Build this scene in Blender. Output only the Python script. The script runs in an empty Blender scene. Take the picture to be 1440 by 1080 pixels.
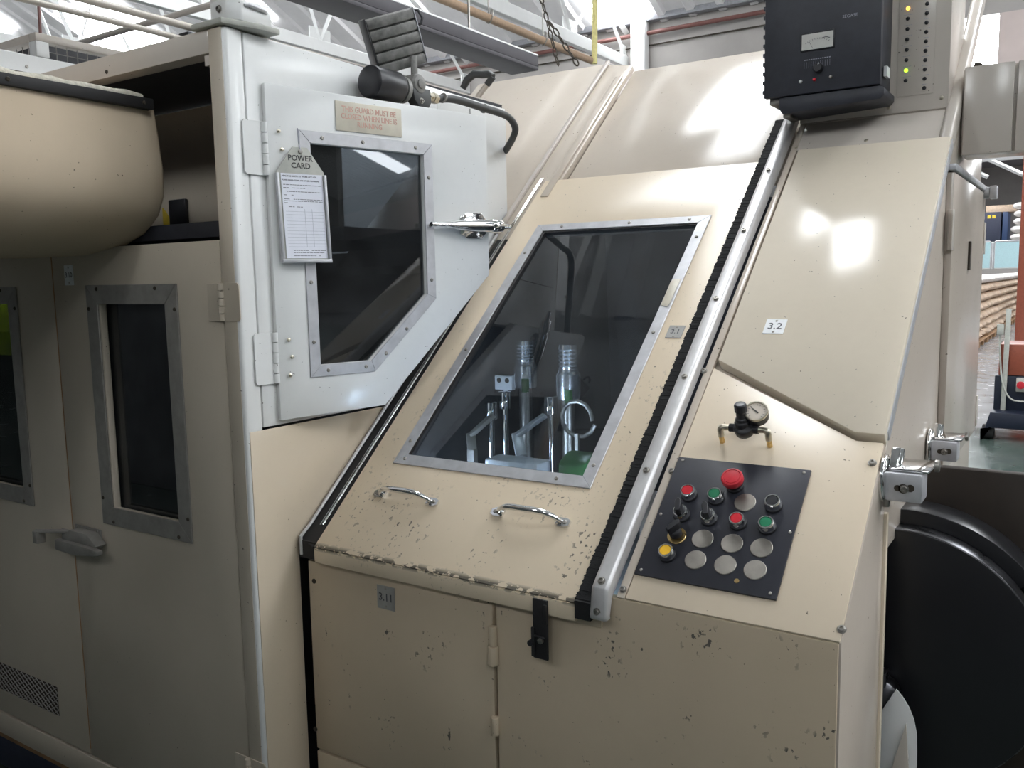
import bpy, bmesh, math, random
from mathutils import Matrix, Vector
random.seed(7)
scene = bpy.context.scene
COL = scene.collection
R = math.radians
# ------------------------------------------------------------------ camera
FPX = 1230.0                                    # focal length in pixels of the 1440 x 1080 frame
YAW, PIT, ROL = 0.58402, -0.11997, -0.01878
EYE = Vector((0, 0, 1.6))
_f = Vector((-math.sin(YAW)*math.cos(PIT), math.cos(YAW)*math.cos(PIT), math.sin(PIT)))
_r = Vector((math.cos(YAW), math.sin(YAW), 0)); _u = _r.cross(_f)
CR = math.cos(ROL)*_r + math.sin(ROL)*_u
CU = -math.sin(ROL)*_r + math.cos(ROL)*_u
cam = bpy.data.cameras.new('camera'); cam.sensor_width = 36; cam.lens = FPX/1440*36
cam.clip_start = 0.05; cam.clip_end = 200
camo = bpy.data.objects.new('camera', cam); COL.objects.link(camo)
camo.matrix_world = Matrix(((CR.x, CU.x, -_f.x, EYE.x), (CR.y, CU.y, -_f.y, EYE.y), (CR.z, CU.z, -_f.z, EYE.z), (0, 0, 0, 1)))
scene.camera = camo
# ------------------------------------------------------------------ world, exposure
scene.view_settings.view_transform = 'Standard'; scene.view_settings.look = 'None'
scene.view_settings.gamma = 1; scene.view_settings.use_curve_mapping = False
scene.view_settings.exposure = 0.0
W = bpy.data.worlds.new('world'); scene.world = W; W.use_nodes = True
W.node_tree.nodes['Background'].inputs[0].default_value = (0.85, 0.92, 1, 1)
W.node_tree.nodes['Background'].inputs[1].default_value = 1.0
ROOFLIGHT = 17.0            # brightness of the daylight through the roof sheets
# ------------------------------------------------------------------ measuring helpers
def ray(px, py): return CR*((px-720)/FPX) - CU*((py-540)/FPX) + _f
def at(px, py, axis, val):                      # where a sight line meets the plane axis = val
    d = ray(px, py); t = (val-EYE[axis])/d[axis]; return EYE + d*t
class Frame:
    def __init__(s, o, u, v):
        s.o = Vector(o); s.u = Vector(u).normalized(); s.v = Vector(v).normalized(); s.w = s.u.cross(s.v)
    def P(s, u, v, w=0): return s.o + s.u*u + s.v*v + s.w*w
    def mat(s, u=0, v=0, w=0, rot=0):
        p = s.P(u, v, w); m = Matrix(((s.u.x, s.v.x, s.w.x, p.x), (s.u.y, s.v.y, s.w.y, p.y), (s.u.z, s.v.z, s.w.z, p.z), (0, 0, 0, 1)))
        return m @ Matrix.Rotation(rot, 4, 'Z')
    def hit(s, px, py, w=0):
        d = ray(px, py); o = s.o + s.w*w; t = (o-EYE).dot(s.w)/d.dot(s.w); p = EYE + d*t - s.o
        return p.dot(s.u), p.dot(s.v)
TH = 0.71252; YB = 1.4236; Z0 = 1.0041; XR = -0.3097; XL = -1.56; YL = 1.281
CT, ST = math.cos(TH), math.sin(TH)
WF = Frame((0, 0, 0), (1, 0, 0), (0, 1, 0))              # world, w up
SF = Frame((0, YB, Z0), (1, 0, 0), (0, CT, ST))          # sloping face of the machine
FF = Frame((0, YB, 0), (1, 0, 0), (0, 0, 1))             # lower front of the machine
LF = Frame((0, YL, 0), (1, 0, 0), (0, 0, 1))             # front of the left cabinet
CF = Frame((XL, 0, 0), (0, 1, 0), (0, 0, 1))             # right side of the left cabinet
BF = Frame((XR, 0, 0), (0, 1, 0), (0, 0, 1))             # right side of the machine
DA = R(15)
DF = Frame((-1.548, 1.368, 0), (math.sin(DA), math.cos(DA), 0), (0, 0, 1))   # the door standing ajar
def yfr(y): return Frame((0, y, 0), (1, 0, 0), (0, 0, 1))
def xfr(x): return Frame((x, 0, 0), (0, 1, 0), (0, 0, 1))
# ------------------------------------------------------------------ mesh helpers
def prism(bm, fr, poly, w0, w1):
    n = len(poly)
    if sum(poly[i][0]*poly[(i+1) % n][1]-poly[(i+1) % n][0]*poly[i][1] for i in range(n)) < 0: poly = poly[::-1]
    a = [bm.verts.new(fr.P(u, v, w0)) for u, v in poly]; b = [bm.verts.new(fr.P(u, v, w1)) for u, v in poly]
    bm.faces.new(a[::-1]); bm.faces.new(b)
    for i in range(n): bm.faces.new((a[i], a[(i+1) % n], b[(i+1) % n], b[i]))
def box(bm, fr, u0, u1, v0, v1, w0, w1): prism(bm, fr, [(u0, v0), (u1, v0), (u1, v1), (u0, v1)], min(w0, w1), max(w0, w1))
def ring(bm, fr, outer, inner, w0, w1):          # plate with a hole, both outlines counter-clockwise, same count
    n = len(outer)
    oa = [bm.verts.new(fr.P(u, v, w0)) for u, v in outer]; ob = [bm.verts.new(fr.P(u, v, w1)) for u, v in outer]
    ia = [bm.verts.new(fr.P(u, v, w0)) for u, v in inner]; ib = [bm.verts.new(fr.P(u, v, w1)) for u, v in inner]
    for i in range(n):
        j = (i+1) % n
        bm.faces.new((ob[i], ob[j], ib[j], ib[i])); bm.faces.new((oa[j], oa[i], ia[i], ia[j]))
        bm.faces.new((oa[i], oa[j], ob[j], ob[i])); bm.faces.new((ia[j], ia[i], ib[i], ib[j]))
def lathe(bm, fr, u, v, prof, seg=24):           # prof = [(r, w), ...] bottom to top
    rings = []
    for r, w in prof:
        if r < 1e-6: rings.append([bm.verts.new(fr.P(u, v, w))])
        else: rings.append([bm.verts.new(fr.P(u+r*math.cos(2*math.pi*i/seg), v+r*math.sin(2*math.pi*i/seg), w)) for i in range(seg)])
    for a, b in zip(rings, rings[1:]):
        for i in range(seg):
            j = (i+1) % seg
            if len(a) == 1 and len(b) == 1: continue
            if len(a) == 1: bm.faces.new((a[0], b[j], b[i]))
            elif len(b) == 1: bm.faces.new((a[i], a[j], b[0]))
            else: bm.faces.new((a[i], a[j], b[j], b[i]))
    if len(rings[0]) > 1: bm.faces.new(rings[0][::-1])
    if len(rings[-1]) > 1: bm.faces.new(rings[-1])
def cyl(bm, fr, u, v, w0, w1, r, seg=24): lathe(bm, fr, u, v, [(r, w0), (r, w1)], seg)
def tube(bm, pts, r, seg=10, flat=None):         # round bar through points; r may be a list
    pts = [Vector(p) for p in pts]; n = len(pts); prev = None; rings = []
    for i, p in enumerate(pts):
        t = (pts[min(i+1, n-1)]-pts[max(i-1, 0)]).normalized()
        if prev is None:
            a = Vector((0, 0, 1)) if abs(t.z) < .9 else Vector((1, 0, 0)); e1 = t.cross(a).normalized()
        else: e1 = (prev - t*prev.dot(t)).normalized()
        prev = e1; e2 = t.cross(e1); rr = r[i] if isinstance(r, (list, tuple)) else r
        rings.append([bm.verts.new(p + e1*rr*math.cos(2*math.pi*k/seg) + e2*rr*math.sin(2*math.pi*k/seg)*(flat or 1)) for k in range(seg)])
    for a, b in zip(rings, rings[1:]):
        for k in range(seg): bm.faces.new((a[k], a[(k+1) % seg], b[(k+1) % seg], b[k]))
    bm.faces.new(rings[0][::-1]); bm.faces.new(rings[-1])
def spline(pts, n=8):
    pts = [Vector(p) for p in pts]; out = []
    P = [pts[0]*2-pts[1]] + pts + [pts[-1]*2-pts[-2]]
    for i in range(1, len(P)-2):
        for k in range(n):
            t = k/n; a, b, c, d = P[i-1], P[i], P[i+1], P[i+2]
            out.append(.5*((2*b)+(c-a)*t+(2*a-5*b+4*c-d)*t*t+(3*b-a-3*c+d)*t**3))
    return out + [pts[-1]]
BASE = {}
def wl(o): return BASE.get(o.name, Vector((0, 0, 0))) if o else Vector((0, 0, 0))
def finish(name, bm, bevel=0, seg=2, smooth=35):
    bmesh.ops.recalc_face_normals(bm, faces=bm.faces)
    if bevel:
        es = [e for e in bm.edges if len(e.link_faces) == 2 and e.calc_face_angle(0) > R(25)]
        bmesh.ops.bevel(bm, geom=es, offset=bevel, segments=seg, affect='EDGES', clamp_overlap=True, profile=.5)
    me = bpy.data.meshes.new(name); bm.to_mesh(me); bm.free()
    for p in me.polygons: p.use_smooth = True
    me.set_sharp_from_angle(angle=R(smooth))
    return me
def obj(name, bm, mat, parent=None, bevel=0, label=None, seg=2, smooth=35, base=None):
    """one mesh object; bm is in world coordinates. Top-level meshes get their origin at their base."""
    me = finish(name, bm, bevel, seg, smooth); me.materials.append(M[mat])
    if parent is not None: b = wl(parent)
    elif base is not None: b = Vector(base)
    else:
        xs = [v.co for v in me.vertices]
        b = Vector(((min(c.x for c in xs)+max(c.x for c in xs))/2, (min(c.y for c in xs)+max(c.y for c in xs))/2, min(c.z for c in xs)))
    me.transform(Matrix.Translation(-b))
    o = bpy.data.objects.new(name, me); COL.objects.link(o)
    if parent is not None: o.parent = parent
    else: o.location = b
    BASE[o.name] = b
    if label: o['label'] = label
    return o
def thing(name, label, cat, loc, group=None):
    o = bpy.data.objects.new(name, None); COL.objects.link(o); o.location = loc; o.empty_display_size = .05
    BASE[o.name] = Vector(loc); return tag(o, label, cat, group)
def tag(o, label, cat, group=None):
    o['label'] = label; o['category'] = cat
    if group: o['group'] = group
    return o
def struct(o): o['kind'] = 'structure'; return o
def inst(name, me, mw, parent):                  # shared mesh placed by a world matrix
    o = bpy.data.objects.new(name, me); COL.objects.link(o)
    if parent is not None:
        o.parent = parent; o.matrix_basis = Matrix.Translation(-wl(parent)) @ mw
    else: o.matrix_basis = mw
    BASE[o.name] = mw.translation.copy(); return o
def B(): return bmesh.new()
def text(name, s, fr, u, v, w, size, mat, parent, align='CENTER', rot=0, bold=0, line=None, sx=1):
    cu = bpy.data.curves.new('txt', 'FONT'); cu.body = s; cu.size = size; cu.align_x = align; cu.align_y = 'CENTER'; cu.extrude = .0002; cu.offset = bold; cu.resolution_u = 2
    if line: cu.space_line = line
    t = bpy.data.objects.new('txt', cu); COL.objects.link(t)
    me = bpy.data.meshes.new_from_object(t); COL.objects.unlink(t); bpy.data.objects.remove(t); bpy.data.curves.remove(cu)
    me.transform(Matrix.Diagonal((sx, 1, 1, 1))); me.transform(fr.mat(u, v, w, rot)); me.transform(Matrix.Translation(-wl(parent))); me.name = name
    me.materials.clear(); me.materials.append(M[mat])
    o = bpy.data.objects.new(name, me); COL.objects.link(o); o.parent = parent; BASE[o.name] = wl(parent); return o
# ------------------------------------------------------------------ materials
M = {}
def nt(name):
    m = bpy.data.materials.new(name); m.use_nodes = True; M[name] = m
    return m.node_tree, m.node_tree.nodes, m.node_tree.links, m.node_tree.nodes['Principled BSDF']
def noise(t, scale, detail=4, rough=.6, coord=None, stretch=None):
    n = t.nodes.new('ShaderNodeTexNoise'); n.inputs['Scale'].default_value = scale; n.inputs['Detail'].default_value = detail; n.inputs['Roughness'].default_value = rough
    g = t.nodes.new('ShaderNodeNewGeometry'); src = g.outputs['Position']
    if stretch:
        mp = t.nodes.new('ShaderNodeMapping'); mp.inputs['Scale'].default_value = stretch; t.links.new(src, mp.inputs[0]); src = mp.outputs[0]
    t.links.new(src, n.inputs['Vector']); return n.outputs['Fac']
def ramp(t, src, a, b, lo=0., hi=1.):
    m = t.nodes.new('ShaderNodeMapRange'); m.inputs[1].default_value = a; m.inputs[2].default_value = b; m.inputs[3].default_value = lo; m.inputs[4].default_value = hi
    t.links.new(src, m.inputs[0]); return m.outputs[0]
def mix(t, fac, a, b):
    m = t.nodes.new('ShaderNodeMix'); m.data_type = 'RGBA'
    for k, x in ((6, a), (7, b)):
        if isinstance(x, tuple): m.inputs[k].default_value = (*x, 1)
        else: t.links.new(x, m.inputs[k])
    if isinstance(fac, (int, float)): m.inputs[0].default_value = fac
    else: t.links.new(fac, m.inputs[0])
    return m.outputs[2]
def mul(t, a, b):
    m = t.nodes.new('ShaderNodeMath'); m.operation = 'MULTIPLY'
    for k, x in ((0, a), (1, b)):
        if isinstance(x, (int, float)): m.inputs[k].default_value = x
        else: t.links.new(x, m.inputs[k])
    return m.outputs[0]
def bump(t, p, src, strength, dist=.001):
    b = t.nodes.new('ShaderNodeBump'); b.inputs['Strength'].default_value = strength; b.inputs['Distance'].default_value = dist
    t.links.new(src, b.inputs['Height']); t.links.new(b.outputs[0], p.inputs['Normal'])
def plain(name, col, rough=.5, metal=0, var=.12, scale=30, spec=.5, coat=0, emit=None, bmp=0):
    t, n, l, p = nt(name)
    f = noise(t, scale, 3); c = mix(t, ramp(t, f, .3, .7), tuple(x*(1-var) for x in col), tuple(min(1, x*(1+var)) for x in col))
    l.new(c, p.inputs['Base Color']); p.inputs['Roughness'].default_value = rough; p.inputs['Metallic'].default_value = metal
    p.inputs['Specular IOR Level'].default_value = spec; p.inputs['Coat Weight'].default_value = coat; p.inputs['Coat Roughness'].default_value = .08
    if bmp: bump(t, p, f, bmp)
    if emit: p.inputs['Emission Color'].default_value = (*emit[0], 1); p.inputs['Emission Strength'].default_value = emit[1]
def paint(name, col, rough=.3, chips=.0, dirt=.25, dirtcol=(.30, .25, .17), spec=.5, coat=0, chipmask=None):
    t, n, l, p = nt(name)
    big = noise(t, 2.3, 3, .5); c = mix(t, ramp(t, big, .30, .90, 0, dirt), col, dirtcol)
    fine = noise(t, 42, 4); c = mix(t, ramp(t, fine, .35, .7, 0, .10), c, tuple(x*.8 for x in col))
    spk = noise(t, 120, 2, .5); c = mix(t, ramp(t, spk, .742, .755, 0, .8), c, (.06, .05, .04))     # fly specks
    if chips:
        ch = noise(t, 110, 3, .5, stretch=(1, .8, .8)); area = noise(t, 9, 3)
        s = ramp(t, ch, .615, .63); a = ramp(t, area, .60-.11*chips, .66)
        k = mul(t, s, a)
        if chipmask:
            g = t.nodes.new('ShaderNodeNewGeometry'); sp = t.nodes.new('ShaderNodeSeparateXYZ'); l.new(g.outputs['Position'], sp.inputs[0])
            k = mul(t, k, ramp(t, sp.outputs[1], *chipmask))
        c = mix(t, k, c, (.11, .095, .08))
        if chipmask:                              # paint knocked off along the front edge
            e = mul(t, ramp(t, noise(t, 70, 3, .6, stretch=(.6, 1, 1)), .47, .50), mul(t, ramp(t, sp.outputs[1], 1.412, 1.404), ramp(t, sp.outputs[2], .975, .982))); c = mix(t, e, c, (.13, .11, .085))
    l.new(c, p.inputs['Base Color'])
    rr = noise(t, 5, 2, .4); l.new(ramp(t, rr, .1, .9, rough*.85, rough*1.25), p.inputs['Roughness'])
    p.inputs['Specular IOR Level'].default_value = spec; p.inputs['Coat Weight'].default_value = coat; p.inputs['Coat Roughness'].default_value = .1
    bump(t, p, noise(t, 3.5, 1), .10, .012)
def metal(name, col, rough, scale=20, stretch=None, var=.15, bmp=.1):
    t, n, l, p = nt(name)
    f = noise(t, scale, 4, stretch=stretch); l.new(mix(t, ramp(t, f, .3, .7), tuple(x*(1-var) for x in col), tuple(min(1, x*(1+var)) for x in col)), p.inputs['Base Color'])
    p.inputs['Metallic'].default_value = 1; l.new(ramp(t, f, .3, .7, rough*.8, rough*1.25), p.inputs['Roughness']); bump(t, p, f, bmp, .0005)
def glass(name, tint, ior=1.5, rough=.02, smear=.0):
    m = bpy.data.materials.new(name); m.use_nodes = True; M[name] = m; t = m.node_tree; t.nodes.clear()
    out = t.nodes.new('ShaderNodeOutputMaterial'); tr = t.nodes.new('ShaderNodeBsdfTransparent'); tr.inputs[0].default_value = (*tint, 1)
    gl = t.nodes.new('ShaderNodeBsdfGlossy'); gl.inputs['Roughness'].default_value = rough; gl.inputs[0].default_value = (.95, .97, 1, 1)
    fr = t.nodes.new('ShaderNodeFresnel'); fr.inputs[0].default_value = ior; mx = t.nodes.new('ShaderNodeMixShader')
    gm = t.nodes.new('ShaderNodeNewGeometry'); fac = mul(t, fr.outputs[0], ramp(t, gm.outputs['Backfacing'], 0, 1, 1, 0))
    t.links.new(fac, mx.inputs[0]); t.links.new(tr.outputs[0], mx.inputs[1]); t.links.new(gl.outputs[0], mx.inputs[2])
    last = mx.outputs[0]
    if smear:                                    # dusty film on the pane
        df = t.nodes.new('ShaderNodeBsdfDiffuse'); df.inputs[0].default_value = (.55, .58, .6, 1); m2 = t.nodes.new('ShaderNodeMixShader')
        t.links.new(ramp(t, noise(t, 7, 5, .65), .35, .8, smear*.15, smear), m2.inputs[0]); t.links.new(last, m2.inputs[1]); t.links.new(df.outputs[0], m2.inputs[2]); last = m2.outputs[0]
    t.links.new(last, out.inputs[0])
def emis(name, col, strength):
    m = bpy.data.materials.new(name); m.use_nodes = True; M[name] = m; t = m.node_tree; t.nodes.clear()
    out = t.nodes.new('ShaderNodeOutputMaterial'); e = t.nodes.new('ShaderNodeEmission'); e.inputs[0].default_value = (*col, 1); e.inputs[1].default_value = strength
    t.links.new(e.outputs[0], out.inputs[0])

paint('cream', (.72, .61, .47), .22, 0, .14)
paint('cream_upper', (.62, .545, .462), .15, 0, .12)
paint('cream_cover', (.76, .675, .55), .15, 0, .14)
paint('cream_worn', (.76, .635, .475), .30, 1., .24, chipmask=(2.1, 1.45, .0, 1.))
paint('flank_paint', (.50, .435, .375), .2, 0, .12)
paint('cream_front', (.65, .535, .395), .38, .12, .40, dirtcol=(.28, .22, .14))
paint('white_paint', (.76, .765, .76), .20, 0, .16, dirtcol=(.40, .36, .28))
paint('white_dirty_shade', (.58, .51, .42), .34, 0, .40, dirtcol=(.26, .22, .15))  # grimy off-white; on the post front it also carries painted shade
paint('grey_paint', (.60, .545, .49), .20, 0, .15)
plain('gap', (.045, .035, .025), .8)
plain('alu', (.52, .52, .54), .42, metal=.45, var=.12, scale=25)
plain('alu_dull', (.28, .265, .245), .5, metal=.25, var=.15, scale=25)
plain('alu_rail', (.58, .57, .57), .42, metal=.45, var=.12, scale=18)
metal('chrome', (.80, .80, .80), .10, 40, var=.06, bmp=.03)
metal('steel', (.38, .36, .33), .40, 60)
metal('dull_disc', (.42, .39, .35), .42, 35)
plain('satin', (.85, .87, .90), .22, metal=.9, var=.03)
metal('brass', (.70, .50, .22), .30, 40)
metal('nickel', (.60, .55, .45), .32, 60)
plain('black_plastic', (.018, .018, .022), .38)
plain('black_panel', (.020, .021, .030), .42, var=.25, scale=12)
plain('meter_black', (.028, .030, .040), .48, var=.15)
plain('black_rubber', (.014, .013, .014), .65)
plain('black_gloss', (.010, .010, .012), .30, var=.2, scale=5)
plain('brown_black', (.028, .020, .015), .55, var=.35, scale=6)
metal('black_rim', (.13, .13, .14), .28, 14)
plain('brush', (.010, .010, .011), .9, bmp=.6, scale=300)
plain('red_cap', (.62, .015, .03), .35); plain('green_cap', (.012, .20, .09), .35); plain('yellow_cap', (.85, .48, .03), .35)
plain('estop_red', (.55, .02, .035), .45, var=.2)
plain('paper', (.78, .79, .86), .75, var=.03); plain('card_grey', (.42, .42, .38), .6, var=.1)
plain('ink', (.10, .10, .12), .8); plain('pen', (.05, .05, .05), .6); plain('faint_ink', (.36, .37, .42), .8)
plain('sign_plate', (.62, .57, .47), .45, var=.10, scale=18); plain('faded_red', (.62, .36, .29), .6, var=.12, scale=60)
plain('plate_white', (.72, .73, .74), .35, var=.05); plain('plate_grey', (.34, .33, .31), .45, var=.15); plain('plate_ink', (.07, .07, .08), .5)
plain('dial', (.62, .55, .47), .5, var=.05); plain('meter_dial', (.60, .59, .55), .5, var=.06)
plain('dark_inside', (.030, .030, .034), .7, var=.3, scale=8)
plain('dark_navy', (.018, .019, .026), .6, var=.2)
plain('machine_grey', (.11, .115, .12), .4, var=.3, scale=9)
plain('neon', (.55, .72, .03), .5, var=.15, scale=9)
plain('green_part', (.05, .16, .05), .3, var=.3, scale=14)
plain('yellow_mark', (.75, .55, .05), .5)
paint('fabric', (.70, .575, .43), .75, 0, .55, dirtcol=(.30, .22, .14), spec=.15)
plain('fleece', (.55, .52, .44), .95, var=.2, scale=120, bmp=.9)
plain('white_steel', (.74, .74, .73), .45, var=.05, scale=3)
plain('grey_steel', (.34, .33, .36), .45, var=.1, scale=6)
plain('tray_grey', (.055, .05, .058), .6, var=.12, scale=5)
plain('pipe_brown', (.34, .23, .15), .5, var=.12); plain('pipe_red', (.17, .07, .06), .5); plain('hose_yellow', (.62, .55, .22), .5)
plain('wall_cream', (.37, .345, .325), .7, var=.06, scale=2); plain('wall_pink', (.56, .47, .44), .7, var=.06, scale=2)
plain('roof_sheet', (.80, .78, .785), .5, var=.08, scale=2); plain('gutter', (.26, .26, .28), .5)
plain('kraft', (.60, .45, .33), .7, var=.15, scale=14); plain('sack_white', (.75, .70, .66), .7, var=.1); plain('wood', (.35, .20, .10), .7, var=.25, scale=14)
plain('navy', (.03, .055, .13), .45); plain('navy_dark', (.035, .04, .07), .5); plain('orange_paint', (.27, .070, .040), .4, var=.12); plain('blue_base', (.008, .012, .026), .4)
plain('sky_panel', (.50, .72, .76), .2, var=.05)
plain('hose', (.045, .047, .048), .5, var=.2); plain('lamp_alu', (.21, .205, .195), .5, metal=.3, var=.35, scale=40)
emis('led_amber', (1, .50, .08), 3.0); emis('led_green', (.45, 1, .05), 2.2)
emis('rooflight', (.93, .97, 1.0), ROOFLIGHT); emis('tube_light', (.66, .80, 1.0), 130)
emis('cabinet_fill_tube', (.95, 1.0, .90), 22); glass('pane_dark', (.26, .28, .30), 1.55, .015, .05); glass('pane_guard', (.72, .77, .80), 1.52, .01, .035); glass('pane_clear', (.9, .95, .96), 1.45, .02)
# green gloss factory floor with paler worn aisle
t, n, l, p = nt('floor_paint')
g = n.new('ShaderNodeNewGeometry'); sp = n.new('ShaderNodeSeparateXYZ'); l.new(g.outputs['Position'], sp.inputs[0])
nz = noise(t, 1.1, 5); aisle = ramp(t, sp.outputs[1], 9.9, 10.0)
c = mix(t, aisle, (.05, .075, .065), (.30, .30, .31)); c = mix(t, ramp(t, nz, .4, .75, 0, .4), c, (.16, .16, .15)); l.new(c, p.inputs['Base Color'])
l.new(ramp(t, noise(t, 4, 4), .3, .7, .12, .30), p.inputs['Roughness'])
# ------------------------------------------------------------------ shared small meshes (z = outward)
def shared(name, fn, mat, bevel=0, seg=1, smooth=35):
    bm = B(); fn(bm); me = finish(name, bm, bevel, seg, smooth); me.materials.append(M[mat]); return me
def _screw(bm): lathe(bm, WF, 0, 0, [(.0048, 0), (.0048, .0012), (.0038, .0026), (.0022, .0031), (.0018, .0022), (0, .0022)], 10)
def _bolt(bm):
    lathe(bm, WF, 0, 0, [(.0078, 0), (.0078, .0012), (.0055, .0013), (.0055, .0050), (.0048, .0056), (.0026, .0056), (.0026, .0028), (0, .0028)], 12)
SCREW = shared('screw_mesh', _screw, 'steel'); BOLT = shared('bolt_mesh', _bolt, 'steel'); SCREW_BLACK = shared('screw_black_mesh', _screw, 'gap')
TINY = shared('tiny_screw_mesh', lambda bm: lathe(bm, WF, 0, 0, [(.0032, 0), (.0030, .0010), (.0014, .0016), (.0010, .0009), (0, .0009)], 10), 'steel')
RIVET = shared('rivet_mesh', lambda bm: lathe(bm, WF, 0, 0, [(.005, 0), (.0045, .0016), (.0025, .0028), (0, .003)], 10), 'nickel')
def screws(fr, pts, parent, me=SCREW, w=0, name='screw'):
    for u, v in pts: inst(name, me, fr.mat(u, v, w, random.random()*3), parent)
def frame_bars(fr, outer, wd, w0, w1, mat, parent, name='frame_bar', bev=.001):
    """mitred bars along a convex counter-clockwise outline; returns the inner outline"""
    n = len(outer); O = [Vector(p) for p in outer]; inner = []
    for i in range(n):
        a, b, c = O[i-1], O[i], O[(i+1) % n]
        d1 = (b-a).normalized(); d2 = (c-b).normalized(); n1 = Vector((-d1.y, d1.x)); n2 = Vector((-d2.y, d2.x))
        k = n1+n2; inner.append(b + k*(wd/(1+n1.dot(n2))))
    for i in range(n):
        j = (i+1) % n; bm = B(); prism(bm, fr, [tuple(O[i]), tuple(O[j]), tuple(inner[j]), tuple(inner[i])], w0, w1); obj(name, bm, mat, parent, bev, seg=1)
    return [tuple(p) for p in inner]
def plate(fr, u, v, w, su, sv, txt, parent, mat='plate_white', size=.02, rot=0, ink='plate_ink', name='number_plate'):
    bm = B(); box(bm, Frame(fr.P(u, v, 0), fr.u*math.cos(rot)+fr.v*math.sin(rot), -fr.u*math.sin(rot)+fr.v*math.cos(rot)), -su/2, su/2, -sv/2, sv/2, w, w+.0015)
    o = obj(name, bm, mat, parent, .0003, label='engraved number plate reading ' + txt)
    return o
# ================================================================== THE HALL
ZE, ZR, PITCH = 5.8, 8.36, R(25)        # eaves and ridge heights of the roof bays
def slab(name, fr, u0, u1, v0, v1, w0, w1, mat):
    bm = B(); box(bm, fr, u0, u1, v0, v1, w0, w1); return struct(obj(name, bm, mat))
slab('floor', WF, -34, 42, -14, 50, -.2, 0, 'floor_paint')
def corrugated(name, y0, z0, y1, z1, x0=-34, x1=42, pitch=.5):
    """trapezoid-ribbed roof slope between two level lines"""
    bm = B(); d = Vector((0, y1-y0, z1-z0)); fr = Frame((0, y0, z0), (1, 0, 0), d); L = d.length; xs = []; x = x0
    s = 1 if fr.w.z < 0 else -1
    while x < x1: xs += [(x, 0), (x+pitch*.62, 0), (x+pitch*.70, .05*s), (x+pitch*.92, .05*s)]; x += pitch
    a = [bm.verts.new(fr.P(u, 0, w)) for u, w in xs]; b = [bm.verts.new(fr.P(u, L, w)) for u, w in xs]
    c = [bm.verts.new(fr.P(u, 0, w-.1*s)) for u, w in xs]; e = [bm.verts.new(fr.P(u, L, w-.1*s)) for u, w in xs]
    for i in range(len(xs)-1):
        bm.faces.new((a[i], a[i+1], b[i+1], b[i])); bm.faces.new((c[i], e[i], e[i+1], c[i+1]))
    return struct(obj(name, bm, 'roof_sheet', smooth=10))
YV = 2.4
BAYS = [(14, 8.5), (YV, 8.5), (YV, -2.5), (-8, -2.5), (-8, -14)]
for i, (ye, yr) in enumerate(BAYS): corrugated('ceiling' if i == 0 else 'ceiling_bay', ye, ZE, yr, ZR)
def rooflight(k, ye, yr, x0, x1, f0, f1):        # translucent roof sheets, f along the slope from eaves to ridge
    d = Vector((0, yr-ye, ZR-ZE)); fr = Frame((0, ye, ZE), (1, 0, 0), d); L = d.length; s = 1 if fr.w.z < 0 else -1
    bm = B(); box(bm, fr, x0, x1, L*f0, L*f1, .055*s, .075*s); return struct(obj('window_%d' % k, bm, 'rooflight'))
k = 1
for ye, yr, x0, x1, f0, f1 in [
    (14, 8.5, -7.25, -6.3, .03, .35), (14, 8.5, -11.6, -10.1, .15, .42), (14, 8.5, -18.3, -16.5, .36, .60), (14, 8.5, -13.9, -13.3, .34, .56), (14, 8.5, -21.0, -20.0, .58, .8), (14, 8.5, 2.5, 4.0, .1, .8), (14, 8.5, 8, 9.5, .1, .8), (14, 8.5, 14, 15.5, .1, .8), (14, 8.5, 22, 23.5, .1, .8), (14, 8.5, 30, 31.5, .1, .8),
    (YV, 8.5, -2.16, -1.42, .03, .60), (YV, 8.5, -2.95, -2.16, .22, .66), (YV, 8.5, -9.6, -8.4, .2, .8), (YV, 8.5, -14.6, -13.2, .2, .8), (YV, 8.5, -20.0, -18.6, .2, .8), (YV, 8.5, 2.6, 3.8, .1, .9), (YV, 8.5, 8.2, 9.4, .1, .9), (YV, 8.5, 14.6, 15.8, .1, .9), (YV, 8.5, 22.6, 23.8, .1, .9),
    (YV, -2.5, 3.6, 4.8, .1, .7), (-8, -2.5, -5.5, -4.3, .05, .45), (-8, -2.5, .5, 1.7, .05, .45), (-8, -2.5, 5.5, 6.7, .05, .45), (-8, -14, -5.5, -4.3, .1, .8), (-8, -14, -.5, .7, .1, .8), (-8, -14, 4.5, 5.7, .1, .8)]:
    rooflight(k, ye, yr, x0, x1, f0, f1); k += 1
# end wall of the bay at y = 14, open below towards the next hall on the right
slab('wall_back', yfr(14.0), -34, -3.6, 0, 5.9, -.3, 0, 'wall_cream')
wb = slab('wall_over_opening', yfr(14.0), -3.6, 42, 5.05, 5.9, -.3, 0, 'wall_cream')
slab('wall_over_opening_pink', yfr(14.0), -1.22, 42, 3.75, 5.05, -.3, 0, 'wall_pink')
slab('wall_over_opening_pier', yfr(14.0), -3.6, -1.86, 3.75, 5.05, -.3, 0, 'wall_cream')
bm = B(); box(bm, yfr(14.1), -1.86, -1.22, 3.75, 5.05, -.06, -.03); struct(obj('window_%d' % k, bm, 'rooflight')); k += 1
slab('wall_left', xfr(-34), -14, 50, 0, 9, -.3, 0, 'wall_cream'); slab('wall_right', xfr(42), -14, 50, 0, 9, 0, .3, 'wall_cream')
slab('wall_front', yfr(-14), -34, 42, 0, 9, 0, .3, 'machine_grey')
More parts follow.
